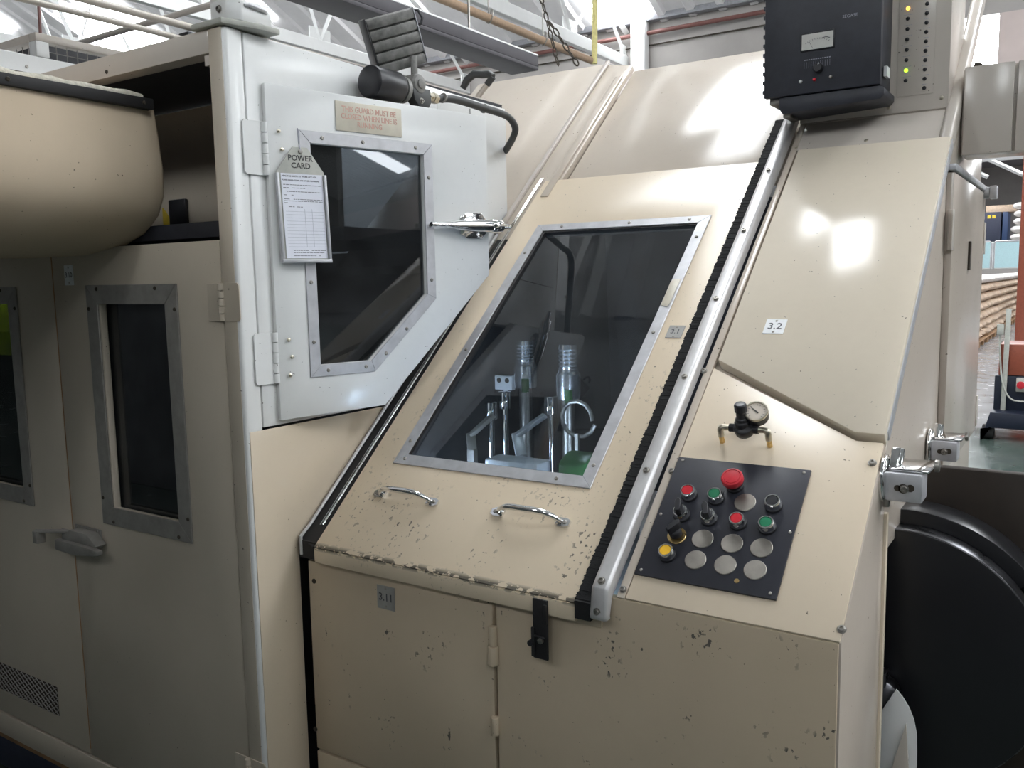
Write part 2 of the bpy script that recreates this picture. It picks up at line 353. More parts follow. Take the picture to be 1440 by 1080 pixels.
# next hall
slab('ceiling_next_hall', WF, -34, 42, 14.3, 50, 6.6, 6.8, 'grey_steel'); slab('wall_back_next_hall', yfr(50), -34, 42, 0, 6.8, -.3, 0, 'wall_cream')
for x0, y0 in [(-7, 16), (-3.4, 22), (-7, 26), (0, 17), (-1.2, 31), (4, 24), (-6, 36), (2, 40)]:
    bm = B(); box(bm, WF, x0, x0+2.4, y0, y0+3.2, 6.5, 6.55); struct(obj('window_%d' % k, bm, 'rooflight')); k += 1
# gutter and conduit on the end wall
bm = B(); box(bm, yfr(14.0), -34, 42, 5.78, 5.96, 0, .16); struct(obj('trim_1', bm, 'gutter', bevel=.01))
bm = B(); tube(bm, [(-34, 13.9, 5.60), (-10.4, 13.9, 5.60), (-4, 13.9, 5.60), (16, 13.9, 5.60)], .035); tag(obj('wall_conduit', bm, 'pipe_red', None), 'dark red conduit running along the far wall under the roof sheets', 'pipe')
bm = B(); tube(bm, [(-34, 13.97, 5.42), (16, 13.97, 5.42)], .012, 6); tag(obj('wall_cable', bm, 'gap'), 'thin dark cable along the far wall below the red conduit', 'cable')
# ================================================================== THE MACHINE HOUSING
mh = thing('machine_housing', 'large cream painted steel machine housing with sloping front and cupboards below', 'machine', (-.93, 2.3, 0))
XG0, XG1 = -1.492, -.790                     # sliding guard, left and right
# lower cupboard door (numbered) and fixed front panel
bm = B(); box(bm, FF, -1.538, -1.000, .460, .938, -.02, 0); door = obj('cupboard_door', bm, 'cream_front', mh, .003)
bm = B(); box(bm, FF, -1.538, -1.000, .05, .454, -.02, 0); obj('lower_panel', bm, 'cream_front', mh, .003)
bm = B(); prism(bm, FF, [(-.992, .05), (-.314, .05), (-.314, 1.0), (-.757, 1.0), (-.757, .952), (-.992, .938)], -.02, 0); obj('front_panel', bm, 'cream_front', mh, .003)
bm = B(); box(bm, FF, -1.54, -.757, .936, .952, -.06, -.004); obj('sill', bm, 'alu_dull', mh, .003)
bm = B(); box(bm, FF, -1.548, -.312, .0, .95, -.045, -.022); obj('inner_frame', bm, 'gap', mh)
bm = B(); box(bm, FF, -.992, -.745, .936, .9515, -.004, .003); obj('drip_edge', bm, 'cream_front', mh, .001)
bm = B(); box(bm, WF, -1.54, -.31, 1.46, 3.2, .02, .06); obj('bottom_plate', bm, 'dark_inside', mh)
for z0, z1 in ((.846, .888), (.805, .845), (.650, .690)):
    bm = B(); cyl(bm, WF, -.997, YB-.004, z0, z1, .009 if z0 != .805 else .012, 14); obj('hinge_barrel', bm, 'cream_front', mh, .001)
bm = B(); cyl(bm, FF, *FF.hit(442, 817), -.01, .002, .006, 12); obj('key_hole', bm, 'gap', mh)
bm = B(); cyl(bm, FF, *FF.hit(444, 1025), -.01, .002, .006, 12); obj('key_hole', bm, 'gap', mh)
def numplate(fr, u, v, w, su, sv, txt, parent, mat='plate_white', size=.02, ink='plate_ink', rot=0):
    f2 = Frame(fr.P(u, v, w), fr.u*math.cos(rot)+fr.v*math.sin(rot), -fr.u*math.sin(rot)+fr.v*math.cos(rot))
    bm = B(); box(bm, f2, -su/2, su/2, -sv/2, sv/2, 0, .0016); o = obj('number_plate', bm, mat, parent, .0004, label='engraved number plate reading ' + txt, seg=1)
    text('lettering', txt, f2, 0, 0, .0018, size, ink, o, bold=.0002)
    screws(f2, [(0, sv*.38), (0, -sv*.38)], o, TINY, .0010)
    return o
numplate(FF, -1.2905, .892, .001, .052, .055, '3.11', mh, 'plate_grey', .025)
# sloping face, right of the guard
c1, c2, c3 = (-.697, .596), (-.361, .4205), (-.3125, .4205)
bm = B(); prism(bm, SF, [(-.697, .0), (-.3125, .0), c3, c2, c1], -.012, 0); obj('control_fascia', bm, 'cream', mh, .002)
bm = B(); prism(bm, SF, [(-.716, .0), (-.699, .0), (-.699, 1.60), (-.716, 1.60)], -.012, -.001); obj('trim_strip', bm, 'cream_upper', mh, .001)
bm = B(); prism(bm, SF, [(-.716, .3), (-.3125, .3), (-.3125, 1.56), (-.716, 1.56)], -.034, -.022); obj('slope_backing', bm, 'cream_upper', mh)
bm = B(); prism(bm, SF, [(-.690, .612), (-.367, .4335), (-.311, .4325), (-.311, 1.412), (-.690, 1.416)], -.022, .010); obj('cover_panel', bm, 'cream_cover', mh, .004)
bm = B(); prism(bm, SF, [(-.714, 1.428), (-.311, 1.428), (-.311, 1.66), (-.714, 1.66)], -.022, -.002); obj('top_strip', bm, 'grey_paint', mh, .002)
screws(SF, [(-.703, 1.442), (-.326, 1.442), (-.52, 1.446)], mh, RIVET, -.002, 'rivet')
screws(SF, [(-.716, .584), (-.324, .370), (-.7076, .0165), (-.317+.004, .0225), (-.701, .30)], mh, BOLT, 0, 'bolt')
numplate(SF, -.587, .719, .010, .046, .046, '3.2', mh, 'plate_white', .027)
# aluminium guide rail with bolts, bent down over the front edge
bm = B()
prof = [(-.757, 0), (-.757, .026), (-.750, .030), (-.728, .030), (-.722, .024), (-.722, 0)]
secs = [lambda u, w: SF.P(u, 1.60, w), lambda u, w: SF.P(u, .02, w), lambda u, w: SF.P(u, -.004, w*.95), lambda u, w: Vector((u, YB-.012-w*.62, Z0-.035)), lambda u, w: Vector((u, YB-.010-w*.62, .962))]
rr = [[bm.verts.new(s(u, w)) for u, w in prof] for s in secs]
for a, b in zip(rr, rr[1:]):
    for i in range(len(prof)): j = (i+1) % len(prof); bm.faces.new((a[i], a[j], b[j], b[i]))
bm.faces.new(rr[0]); bm.faces.new(rr[-1][::-1]); obj('guide_rail', bm, 'alu_rail', mh, .0012, seg=1)
for q in [(847, 817), (906, 661), (968, 530), (1008, 420), (1045, 324), (1082, 239)]:
    u, v = SF.hit(*q, .03); inst('rail_bolt', BOLT, SF.mat(-.740, v, .0295), mh)
inst('rail_bolt', BOLT, FF.mat(-.741, .978, .028), mh)
bm = B(); n = 420                               # frayed brush seal beside the rail
for i in range(n):
    v0 = -.03+1.62*i/n; e = random.uniform(0, .004); prism(bm, SF, [(-.7915-e, v0), (-.757, v0), (-.757, v0+1.62/n), (-.7915-e*.3, v0+1.62/n)], -.02, .002+random.uniform(0, .0015))
box(bm, FF, -.790, -.757, .955, .99, -.01, .026); obj('brush_seal', bm, 'brush', mh)
# left slope rail and rubber seal
bm = B(); prism(bm, SF, [(-1.556, 1.10), (-1.432, 1.10), (-1.432, 2.08), (-1.556, 2.12)], -.03, -.004); obj('rail_cover', bm, 'cream_upper', mh, .002)
bm = B(); prism(bm, SF, [(-1.470, 1.30), (-1.442, 1.30), (-1.442, 2.00), (-1.470, 2.00)], -.004, .004); obj('rail_cap', bm, 'cream_upper', mh, .002)
bm = B(); prism(bm, SF, [(-1.556, 1.12), (-1.540, 1.12), (-1.540, 2.13), (-1.556, 2.13)], -.004, .006); obj('rail_cap', bm, 'grey_paint', mh, .002)
bm = B(); prism(bm, SF, [(-1.553, -.012), (-1.498, -.03), (-1.498, 1.482), (-1.532, 1.49)], -.03, -.006); box(bm, FF, -1.553, -1.498, .948, .99, -.02, .012); obj('rubber_seal', bm, 'black_rubber', mh)
for u, w, rad in ((-1.545, .000, .0042), (-1.505, .001, .0026), (-1.515, -.002, .002)):
    bm = B(); pts = [SF.P(u, v, w) for v in (1.40, .7, .03)] + ([Vector((u, YB-.012, Z0-.005)), Vector((u, YB-.012, .955))] if rad > .004 else []); tube(bm, pts, rad, 8); obj('guide_wire', bm, 'alu_rail' if rad > .004 else 'chrome', mh)
# upper sloping panels behind the guard and further left
bm = B(); prism(bm, SF, [(-1.428, 1.30), (-.716, 1.30), (-.716, 2.072), (-1.428, 2.072)], -.06, -.022); obj('upper_panel', bm, 'cream_upper', mh, .003)
bm = B(); prism(bm, SF, [(-2.16, 1.0), (-1.558, 1.0), (-1.558, 2.142), (-2.16, 2.150)], -.05, -.012); obj('upper_panel', bm, 'cream_upper', mh, .003)
bm = B(); prism(bm, xfr(0), [(2.96, 2.22), (3.23, 2.22), (3.23, .05), (3.10, .05)], -2.16, -.345); obj('rear_body', bm, 'dark_inside', mh)
bm = B(); box(bm, WF, -2.16, -.716, 2.96, 3.23, 2.225, 2.24); obj('top_plate', bm, 'cream', mh, .003)
# inner walls
def sl_poly(y0, y1, z0, off=.05):                # side wall outline under the slope
    f = lambda y: Z0+(y-YB)*ST/CT-off/CT
    return [(y0, z0), (y1, z0), (y1, f(y1)), (y0, max(z0+.01, f(y0)))]
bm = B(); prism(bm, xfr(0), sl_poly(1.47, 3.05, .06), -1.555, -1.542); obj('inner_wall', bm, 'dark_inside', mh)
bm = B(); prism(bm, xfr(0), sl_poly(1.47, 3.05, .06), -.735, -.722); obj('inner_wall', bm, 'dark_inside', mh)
# right flank
hs = lambda y: Z0+(y-YB)*ST/CT
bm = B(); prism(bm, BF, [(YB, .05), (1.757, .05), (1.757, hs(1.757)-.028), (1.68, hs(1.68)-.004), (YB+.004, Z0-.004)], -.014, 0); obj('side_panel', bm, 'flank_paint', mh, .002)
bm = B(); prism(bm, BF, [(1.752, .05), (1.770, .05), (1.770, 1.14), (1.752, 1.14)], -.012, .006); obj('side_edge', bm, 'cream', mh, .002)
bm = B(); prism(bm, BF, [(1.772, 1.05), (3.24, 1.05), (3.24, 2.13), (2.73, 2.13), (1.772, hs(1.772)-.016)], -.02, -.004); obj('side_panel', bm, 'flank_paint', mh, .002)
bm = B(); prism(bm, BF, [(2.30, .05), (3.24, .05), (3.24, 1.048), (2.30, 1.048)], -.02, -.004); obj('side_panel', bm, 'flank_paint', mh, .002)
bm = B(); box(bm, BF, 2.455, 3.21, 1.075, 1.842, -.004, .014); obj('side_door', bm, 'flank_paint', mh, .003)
bm = B(); box(bm, BF, 2.448, 3.225, 1.846, 1.862, -.004, .018); obj('door_trim', bm, 'alu', mh, .002)
for y, z in ((2.448, 1.70), (3.22, 1.70), (3.22, 1.14)):
    bm = B(); cyl(bm, Frame((XR+.010, y, 0), (1, 0, 0), (0, 1, 0)), 0, 0, z-.05, z+.05, .008, 12); box(bm, BF, y-.02, y+.02, z-.05, z+.05, .013, .017); obj('side_hinge', bm, 'grey_paint', mh, .001)
bm = B(); cyl(bm, xfr(XR), 3.17, 1.84, 0, .03, .018, 20); box(bm, BF, 3.15, 3.19, 1.82, 1.86, .03, .05); obj('lock_knob', bm, 'alu', mh, .003)
bm = B(); box(bm, BF, 2.80, 2.83, 1.60, 1.68, .014, .02); obj('slot_plate', bm, 'gap', mh)
# slanting corner bar carrying on above the cover
bm = B(); prism(bm, SF, [(-.342, 1.40), (-.310, 1.40), (-.310, 2.35), (-.342, 2.35)], -.05, .006); obj('corner_bar', bm, 'grey_paint', mh, .010, seg=3)
bm = B(); prism(bm, SF, [(-.318, .45), (-.309, .45), (-.309, 1.42), (-.318, 1.42)], -.03, -.002); obj('corner_bar', bm, 'alu', mh, .002)
def toggle(y, z, s, name):                       # chrome clamp on the flank
    fr = Frame((XR, y, z), (0, 1, 0), (0, 0, 1))
    t = thing(name, 'chrome toggle clamp on machine flank ' + ('nearest the button panel' if s == 1 else 'behind the first, further from the buttons'), 'clamp', fr.P(0, -.05*s, .0), 'chrome clamps on the flank')
    bm = B(); lathe(bm, fr, 0, 0, [(.045*s, .0), (.045*s, .006), (.036*s, .010)], 24); obj('base_disc', bm, 'chrome', t, .001)
    bm = B(); box(bm, fr, -.028*s, .030*s, -.036*s, .018*s, .008, .072*s); obj('clamp_body', bm, 'alu', t, .004)
    bm = B(); box(bm, fr, -.020*s, .085*s, .019*s, .025*s, .014, .082*s); obj('clamp_plate', bm, 'chrome', t, .003)
    bm = B(); prism(bm, fr, [(-.014*s, .025*s), (.004*s, .025*s), (.028*s, .056*s), (.014*s, .058*s)], .010*s, .026*s); obj('lever', bm, 'chrome', t, .003)
    bm = B(); prism(bm, fr, [(.010*s, .025*s), (.024*s, .025*s), (.046*s, .050*s), (.034*s, .054*s)], .012*s, .03*s); obj('lever', bm, 'chrome', t, .003)
    f3 = Frame(fr.P(-.029*s, 0, 0), (1, 0, 0), (0, 0, 1))
    bm = B(); cyl(bm, f3, .040*s, -.010*s, 0, .001, .009*s, 14); cyl(bm, f3, .052*s, -.008*s, 0, .001, .007*s, 14); cyl(bm, f3, .030*s, -.010*s, 0, .001, .006*s, 14); obj('keyhole', bm, 'gap', t)
    inst('screw', BOLT, f3.mat(.042*s, -.010*s, .0), t); cy = B(); cyl(cy, fr, .060*s, .020*s, .080*s, .088*s, .012*s, 14); obj('pivot_pin', cy, 'steel', t, .001)
    bm = B(); box(bm, fr, -.016*s, .0, -.052*s, -.030*s, .004, .014); obj('catch', bm, 'steel', t, .001)
    return t
p1 = BF.hit(1262, 668); toggle(1.735, 1.213, 1.0, 'toggle_clamp')
toggle(2.30, 1.180, .90, 'toggle_clamp')
# ================================================================== THE SLIDING GUARD
sg = thing('sliding_guard', 'cream sloping guard door with chipped paint, dark window and two chrome handles', 'guard', (-1.14, YB-.02, .94))
WO = [(-1.410, .230), (-.862, .230), (-.862, 1.152), (-1.410, 1.152)]
WI = [(-1.380, .258), (-.890, .258), (-.890, 1.122), (-1.380, 1.122)]
bm = B(); ring(bm, SF, [(XG0, -.030), (XG1, -.030), (XG1, 1.388), (XG0, 1.388)], WI, -.016, 0); obj('guard_panel', bm, 'cream_worn', sg, .0025)
yl = YB-.030*CT; zl = Z0-.030*ST
bm = B(); box(bm, yfr(yl), XG0, XG1, .9465, zl-.003, -.012, 0.0005); obj('front_lip', bm, 'cream_worn', sg, .003)
frame_bars(SF, WO, .030, .0005, .004, 'alu', sg)
bm = B(); box(bm, SF, -1.378, -.892, .260, 1.120, -.010, -.005); obj('pane', bm, 'pane_guard', sg)
bm = B(); ring(bm, SF, [(-1.3798, .2582), (-.8902, .2582), (-.8902, 1.1218), (-1.3798, 1.1218)], [(-1.371, .262), (-.894, .262), (-.894, 1.116), (-1.371, 1.116)], -.018, .001); obj('gasket', bm, 'black_rubber', sg)
screws(SF, [(-1.395, .30), (-1.395, .62), (-1.395, 1.02), (-1.38, .246), (-.95, .244), (-.877, .29), (-.877, .70), (-.877, 1.06), (-1.32, 1.137), (-1.10, 1.137), (-.92, 1.137)], sg, SCREW, .004)
def d_handle(fr, a, b, hgt, rad, parent, w=0):
    A = fr.P(*a, w); Bv = fr.P(*b, w); W_ = fr.w; d = (Bv-A); bm = B()
    pts = spline([A+W_*.004, A+W_*hgt*.55+d*.06, A+W_*hgt+d*.22, A+W_*hgt*1.05+d*.5, A+W_*hgt+d*.78, A+W_*hgt*.55+d*.94, Bv+W_*.004], 6)
    n = len(pts); rs = [rad*(1.0+.45*math.sin(math.pi*i/(n-1))**2) for i in range(n)]
    tube(bm, pts, rs, 12, .8)
    ax = d.normalized()
    for P_, s in ((A, -1), (Bv, 1)):
        f = Frame(P_, ax*s, fr.w.cross(ax*s)); 
        prism(bm, f, [(-.012, -.010), (.010, -.011), (.020, -.006), (.020, .006), (.010, .011), (-.012, .010)], 0, .006)
    o = obj('handle', bm, 'chrome', parent, 0, smooth=50)
    for P_, s in ((a, -.009), (b, .009)): inst('screw', SCREW, fr.mat(P_[0]+s, P_[1], w+.006), o)
    return o
d_handle(SF, (-1.388, .137), (-1.236, .137), .032, .0060, sg)
d_handle(SF, (-1.048, .138), (-.892, .138), .032, .0062, sg)
numplate(SF, -.8235, .706, .0005, .040, .042, '3.1', sg, 'plate_grey', .020)
u0, v0 = SF.hit(943, 414)
bm = B(); prism(bm, SF, [(u0-.010, v0-.045), (u0+.008, v0-.05), (u0+.012, v0-.04), (u0+.012, v0+.05), (u0-.008, v0+.05), (u0-.012, v0+.04)], .0045, .006); obj('sticker', bm, 'sign_plate', sg, .0005)
# black strap latch hanging over the front edge
bm = B(); fl = yfr(yl)
x0, z0 = -.868, .962
box(bm, fl, x0-.016, x0+.018, .856, .978, .001, .006); box(bm, fl, x0-.012, x0+.014, .900, .905, .006, .011); box(bm, fl, x0-.018, x0-.010, .86, .92, .006, .010); box(bm, fl, x0+.010, x0+.018, .93, .97, .006, .011)
obj('strap_latch', bm, 'black_rubber', sg, .0015)
bm = B(); cyl(bm, fl, x0-.020, .886, .0, .012, .0065, 14); obj('latch_stud', bm, 'black_plastic', sg, .001)
bm = B(); cyl(bm, fl, x0+.004, .896, .006, .013, .0060, 14); obj('latch_stud', bm, 'steel', sg, .001)
# ================================================================== CONTROL PANEL
cp = thing('button_panel', 'black control panel plate with push buttons, selector switches and blanking discs', 'control panel', SF.P(-.56, .05, 0))
bm = B(); box(bm, SF, -.695, -.427, .051, .335, .0005, .006); obj('faceplate', bm, 'black_panel', cp, .0008)
screws(SF, [(-.684, .327), (-.439, .327), (-.684, .061), (-.439, .061), (-.687, .19), (-.434, .19)], cp, TINY, .006)
bm = B(); cyl(bm, SF, -.502, .073, .006, .0075, .0045, 12); obj('plug', bm, 'brass', cp)
C4 = [-.643, -.588, -.531, -.476]; R4 = [.242, .193, .148, .101]
def _bez(bm): lathe(bm, WF, 0, 0, [(.0155, 0), (.0155, .004), (.0150, .012), (.0135, .0150), (.0115, .0150), (.0110, .0115), (0, .0115)], 28)
BEZ = shared('bezel_mesh', _bez, 'chrome')
def _col(bm): lathe(bm, WF, 0, 0, [(.0165, 0), (.0165, .006), (.0150, .007)], 28)
COLR = shared('collar_mesh', _col, 'black_plastic')
def button(u, v, capmat, name):
    b = inst(name, COLR, SF.mat(u, v, .006), cp); b['label'] = name.replace('_', ' ') + ' with chrome bezel'
    BASE[b.name] = Vector((0, 0, 0))
    m = Matrix.Translation((0, 0, .005)); o = bpy.data.objects.new('bezel', BEZ); COL.objects.link(o); o.parent = b; o.matrix_basis = m
    bm = B(); lathe(bm, WF, 0, 0, [(.0108, .012), (.0108, .0185), (.0098, .0198), (0, .0200)], 28); me = finish('cap', bm); me.materials.append(M[capmat])
    o = bpy.data.objects.new('cap', me); COL.objects.link(o); o.parent = b
def selector(u, v, ang, disc=False):
    b = inst('selector_switch', COLR if not disc else DISC, SF.mat(u, v, .006), cp); b['label'] = 'black selector switch'
    if not disc:
        o = bpy.data.objects.new('bezel', BEZ); COL.objects.link(o); o.parent = b; o.matrix_basis = Matrix.Translation((0, 0, .005))
    bm = B(); fr = Frame((0, 0, 0), (math.cos(ang), math.sin(ang), 0), (-math.sin(ang), math.cos(ang), 0))
    lathe(bm, fr, 0, 0, [(.0125, .006), (.0125, .018), (.0110, .022), (0, .022)], 24)
    prism(bm, fr, [(-.005, -.013), (.005, -.013), (.006, .010), (.002, .017), (-.002, .017), (-.006, .010)], .020, .038)
    me = finish('knob', bm, .001, 1); me.materials.append(M['black_plastic']); o = bpy.data.objects.new('knob', me); COL.objects.link(o); o.parent = b
DISC = shared('disc_mesh', lambda bm: lathe(bm, WF, 0, 0, [(.0205, 0), (.0205, .0012), (.0195, .0022), (.0, .0026)], 32), 'dull_disc')
BRASSDISC = shared('brass_disc_mesh', lambda bm: lathe(bm, WF, 0, 0, [(.0185, 0), (.0185, .0022), (.0175, .0030), (.0, .0030)], 32), 'brass')
button(C4[0], R4[0], 'red_cap', 'red_push_button'); button(C4[1], R4[0], 'green_cap', 'green_push_button'); button(C4[3], R4[0], 'black_plastic', 'black_push_button')
button(C4[2], R4[1], 'red_cap', 'red_push_button'); button(C4[3], R4[1], 'green_cap', 'green_push_button'); button(C4[0], R4[3], 'yellow_cap', 'yellow_push_button')
selector(C4[0], R4[1], .25); selector(C4[1], R4[1], .35)
_D = DISC; DISC = BRASSDISC; selector(C4[0]+.004, R4[2]-.002, -.6, True); DISC = _D
for u, v in [(C4[2], R4[0]), (C4[1], R4[2]), (C4[2], R4[2]), (C4[3], R4[2]), (C4[1], R4[3]), (C4[2], R4[3]), (C4[3], R4[3])]: inst('blanking_disc', DISC, SF.mat(u, v, .006, random.random()*6), cp)
es = inst('emergency_stop', COLR, SF.mat(-.5595, .276, .006), cp); es['label'] = 'red mushroom emergency stop button'
for nm, prof_, mt in (('stem', [(.013, .004), (.013, .022)], 'black_plastic'), ('mushroom_cap', [(.014, .019), (.0205, .020), (.0212, .022), (.0212, .030), (.0200, .0325), (.0170, .0335), (.0160, .0322), (.0150, .0335), (.006, .0345), (0, .0346)], 'estop_red')):
    bm = B(); lathe(bm, WF, 0, 0, prof_, 36); me = finish(nm, bm, smooth=28); me.materials.append(M[mt]); o = bpy.data.objects.new(nm, me); COL.objects.link(o); o.parent = es
bm = B(); box(bm, SF, -.594, -.578, .258, .263, .006, .0066); obj('legend', bm, 'machine_grey', cp)
# ================================================================== PRESSURE REGULATOR
pr = thing('pressure_regulator', 'small black air pressure regulator with round dial gauge and brass elbows', 'gauge', SF.P(-.567, .385, 0))
rf = Frame(SF.P(-.569, .400, .034), (1, 0, 0), SF.v)      # body centre line above the face
xr_ = Frame(rf.o, SF.v, SF.w)                             # axis along x
bm = B(); lathe(bm, Frame(rf.o, SF.u, SF.w.cross(SF.u) if False else SF.v), 0, 0, [(.012, -.012), (.019, -.010), (.021, .004), (.020, .008), (.012, .012)], 16); obj('regulator_body', bm, 'black_plastic', pr, .001)
ax = Frame(rf.o, SF.v, SF.w)                              # w = x axis
bm = B(); cyl(bm, ax, 0, 0, -.030, .030, .0095, 6); obj('cross_port', bm, 'black_plastic', pr, .001)
bm = B(); kf = Frame(rf.P(0, .012, .004), SF.u, Vector((0, -.25, 1)).cross(SF.u)); kd = Vector((0, .62, .78))
k1 = Frame(rf.P(.000, .004, .004), SF.u, Vector((0, .3, 1)).cross(SF.u) * 1)
k1 = Frame(rf.P(-.002, .002, .004), SF.u, (SF.v*.35 + SF.w).cross(SF.u))
lathe(bm, k1, 0, 0, [(.016, .0), (.016, .012), (.013, .014), (.013, .020), (.0105, .022), (.0105, .034), (.0125, .036), (.0125, .050), (.010, .053), (0, .053)], 14); obj('adjusting_knob', bm, 'black_plastic', pr, .0008)
gf = Frame(rf.P(.036, .030, .030), SF.u, (Vector((-.10, -.35, .94))).cross(SF.u))
gf = Frame(rf.P(.024, .024, .022), (1, .12, 0), Vector((-.08, .60, .62)))
bm = B(); lathe(bm, gf, 0, 0, [(.016, -.016), (.0225, -.013), (.0230, .0), (.0232, .006), (.0215, .0085), (.0205, .006)], 32); gg = obj('gauge', bm, 'black_plastic', pr, smooth=40)
bm = B(); ring(bm, gf, [(.0236*math.cos(2*math.pi*i/32), .0236*math.sin(2*math.pi*i/32)) for i in range(32)], [(.0205*math.cos(2*math.pi*i/32), .0205*math.sin(2*math.pi*i/32)) for i in range(32)], .004, .009); obj('rim', bm, 'nickel', gg)
bm = B(); cyl(bm, gf, 0, 0, .005, .0066, .0207, 32); obj('dial', bm, 'dial', gg)
bm = B()
for i in range(13):
    a = R(225-i*22.5); box(bm, Frame(gf.P(.0165*math.cos(a), .0165*math.sin(a), .0067), gf.u*math.cos(a)+gf.v*math.sin(a), gf.v*math.cos(a)-gf.u*math.sin(a)), -.0018, .0018, -.0004, .0004, 0, .0002)
obj('scale', bm, 'ink', gg)
a = R(140); nf = Frame(gf.P(0, 0, .0072), gf.u*math.cos(a)+gf.v*math.sin(a), gf.v*math.cos(a)-gf.u*math.sin(a)); bm = B(); prism(bm, nf, [(-.006, -.0016), (.002, -.0012), (.016, -.0003), (.016, .0003), (.002, .0012), (-.006, .0016)], 0, .0006); obj('needle', bm, 'pen', gg)
for s in (-1, 1):
    bm = B(); x_ = -.569+s*.030; xo = -.569+s*.047
    tube(bm, [SF.P(x_-s*.004, .400, .034), SF.P(xo, .400, .034)], .0062, 8); tube(bm, spline([SF.P(xo-s*.004, .400, .034), SF.P(xo+s*.001, .398, .033), SF.P(xo+s*.002, .394, .026), SF.P(xo+s*.002, .391, .016)], 4), .0068, 8); obj('elbow', bm, 'nickel', pr, smooth=50)
    bm = B(); tube(bm, [SF.P(xo+s*.002, .391, .018), SF.P(xo+s*.002, .388, .0)], .0058, 6); obj('brass_fitting', bm, 'brass', pr)
# ================================================================== INDICATOR BOX AND METER
ib = thing('indicator_box', 'grey indicator cabinet with two columns of small lamps and printed legends', 'indicator panel', (-.53, 2.7, 2.02))
IF = yfr(2.60)
bm = B(); box(bm, IF, -.716, -.335, 2.022, 2.62, -.26, 0); obj('box_body', bm, 'grey_paint', ib, .004)
bm = B(); prism(bm, xfr(0), [(2.60, 2.02), (2.86, 2.02), (2.86, 1.99), (2.64, 1.985)], -.712, -.34); obj('box_foot', bm, 'grey_paint', ib)
bm = B(); box(bm, IF, -.4625, -.3725, 2.064, 2.45, 0, .0022); obj('lamp_plate', bm, 'grey_paint', ib, .0006)
bm = B(); box(bm, IF, -.716, -.490, 2.022, 2.6, .0, .004); obj('cover_sheet', bm, 'grey_paint', ib, .001)
inst('rivet', RIVET, IF.mat(-.352, 2.05, 0), ib); inst('rivet', RIVET, IF.mat(-.480, 2.04, 0), ib)
LAMP = shared('lamp_mesh', lambda bm: lathe(bm, WF, 0, 0, [(.0050, 0), (.0050, .0018), (.0036, .0022), (.0032, .0040), (.0018, .0052), (0, .0056)], 14), 'black_plastic')
def led(u, v, mt=None):
    o = inst('indicator_lamp', LAMP, IF.mat(u, v, .0022), ib)
    if mt:
        me = LAMP.copy(); me.materials.clear(); me.materials.append(M[mt]); o.data = me; o['label'] = ('amber' if mt == 'led_amber' else 'green') + ' lit indicator lamp'
bm = B()
for i in range(15):
    v = 2.104+.0264*i
    if v < 2.44: led(-.4405, v, {1: 'led_green', 7: 'led_amber'}.get(i))
    v2 = 2.079+.0237*i
    if v2 < 2.44: led(-.3945, v2)
    for (uu, vv, wd) in ((-.4405, v+.010, .011), (-.3945, v2+.0100, .007)):
        if vv < 2.445:
            x = uu-wd*random.uniform(.7, 1.1)
            while x < uu+wd*.9: L = random.uniform(.002, .005); box(bm, IF, x, x+L, vv-.0007, vv+.0007, .0022, .0025); x += L+.0012
obj('legend_print', bm, 'faint_ink', ib)
mb = thing('meter_box', 'dark blue-black analogue meter unit with ribbed side and white dial', 'meter', (-.63, 2.50, 2.03))
MF = yfr(2.45)
bm = B(); box(bm, MF, -.775, -.476, 2.076, 2.42, -.020, 0); obj('front_panel', bm, 'meter_black', mb, .003)
bm = B(); box(bm, MF, -.770, -.478, 2.078, 2.40, -.145, -.020); obj('case', bm, 'meter_black', mb, .004)
for i in range(13):
    bm = B(); box(bm, MF, -.780, -.770, 2.088+.0245*i, 2.098+.0245*i, -.13, -.003); obj('cooling_rib', bm, 'meter_black', mb, .001, seg=1)
bm = B(); prism(bm, MF, [(-.735, 2.074), (-.475, 2.074), (-.466, 2.066), (-.466, 2.050), (-.476, 2.040), (-.725, 2.030), (-.735, 2.045)], -.14, -.006); obj('lower_case', bm, 'meter_black', mb, .003)
bm = B(); box(bm, MF, -.728, -.708, 2.022, 2.034, -.10, -.02); box(bm, MF, -.765, -.735, 2.060, 2.076, -.10, -.02); obj('clip', bm, 'steel', mb, .002)
bm = B(); box(bm, MF, -.474, -.466, 2.10, 2.125, -.07, -.03); obj('side_label', bm, 'plate_white', mb)
bm = B(); box(bm, MF, -.678, -.590, 2.183, 2.230, 0, .0035); md = obj('meter', bm, 'black_plastic', mb, .001)
bm = B(); box(bm, MF, -.674, -.594, 2.186, 2.226, .0035, .0042); obj('dial', bm, 'meter_dial', md)
bm = B()
for i in range(11):
    a = R(125-7*i); c0 = (-.634, 2.160); r0 = .052
    f = Frame(MF.P(c0[0]+r0*math.cos(a), c0[1]+r0*math.sin(a), .0042), (math.cos(a), 0, math.sin(a)), (-math.sin(a), 0, math.cos(a))); box(bm, f, -.0018, .0018, -.0004, .0004, 0, .0004)
tube(bm, [MF.P(-.622, 2.211, .0046), MF.P(-.612, 2.213, .0046), MF.P(-.602, 2.209, .0046)], .0008, 5); tube(bm, [MF.P(-.645, 2.188, .0046), MF.P(-.655, 2.207, .0046)], .0004, 5)
obj('scale', bm, 'ink', md)
text('lettering', 'SEGASE', MF, -.554, 2.256, .0006, .0115, 'faint_ink', mb)
bm = B()
x = -.668
while x < -.600: box(bm, MF, x, x+.004, 2.160, 2.1625, 0, .0004); x += .0058
for i in range(12): box(bm, MF, -.668+.006*i, -.6675+.006*i, 2.140, 2.156, 0, .0003)
obj('legend_print', bm, 'faint_ink', mb)
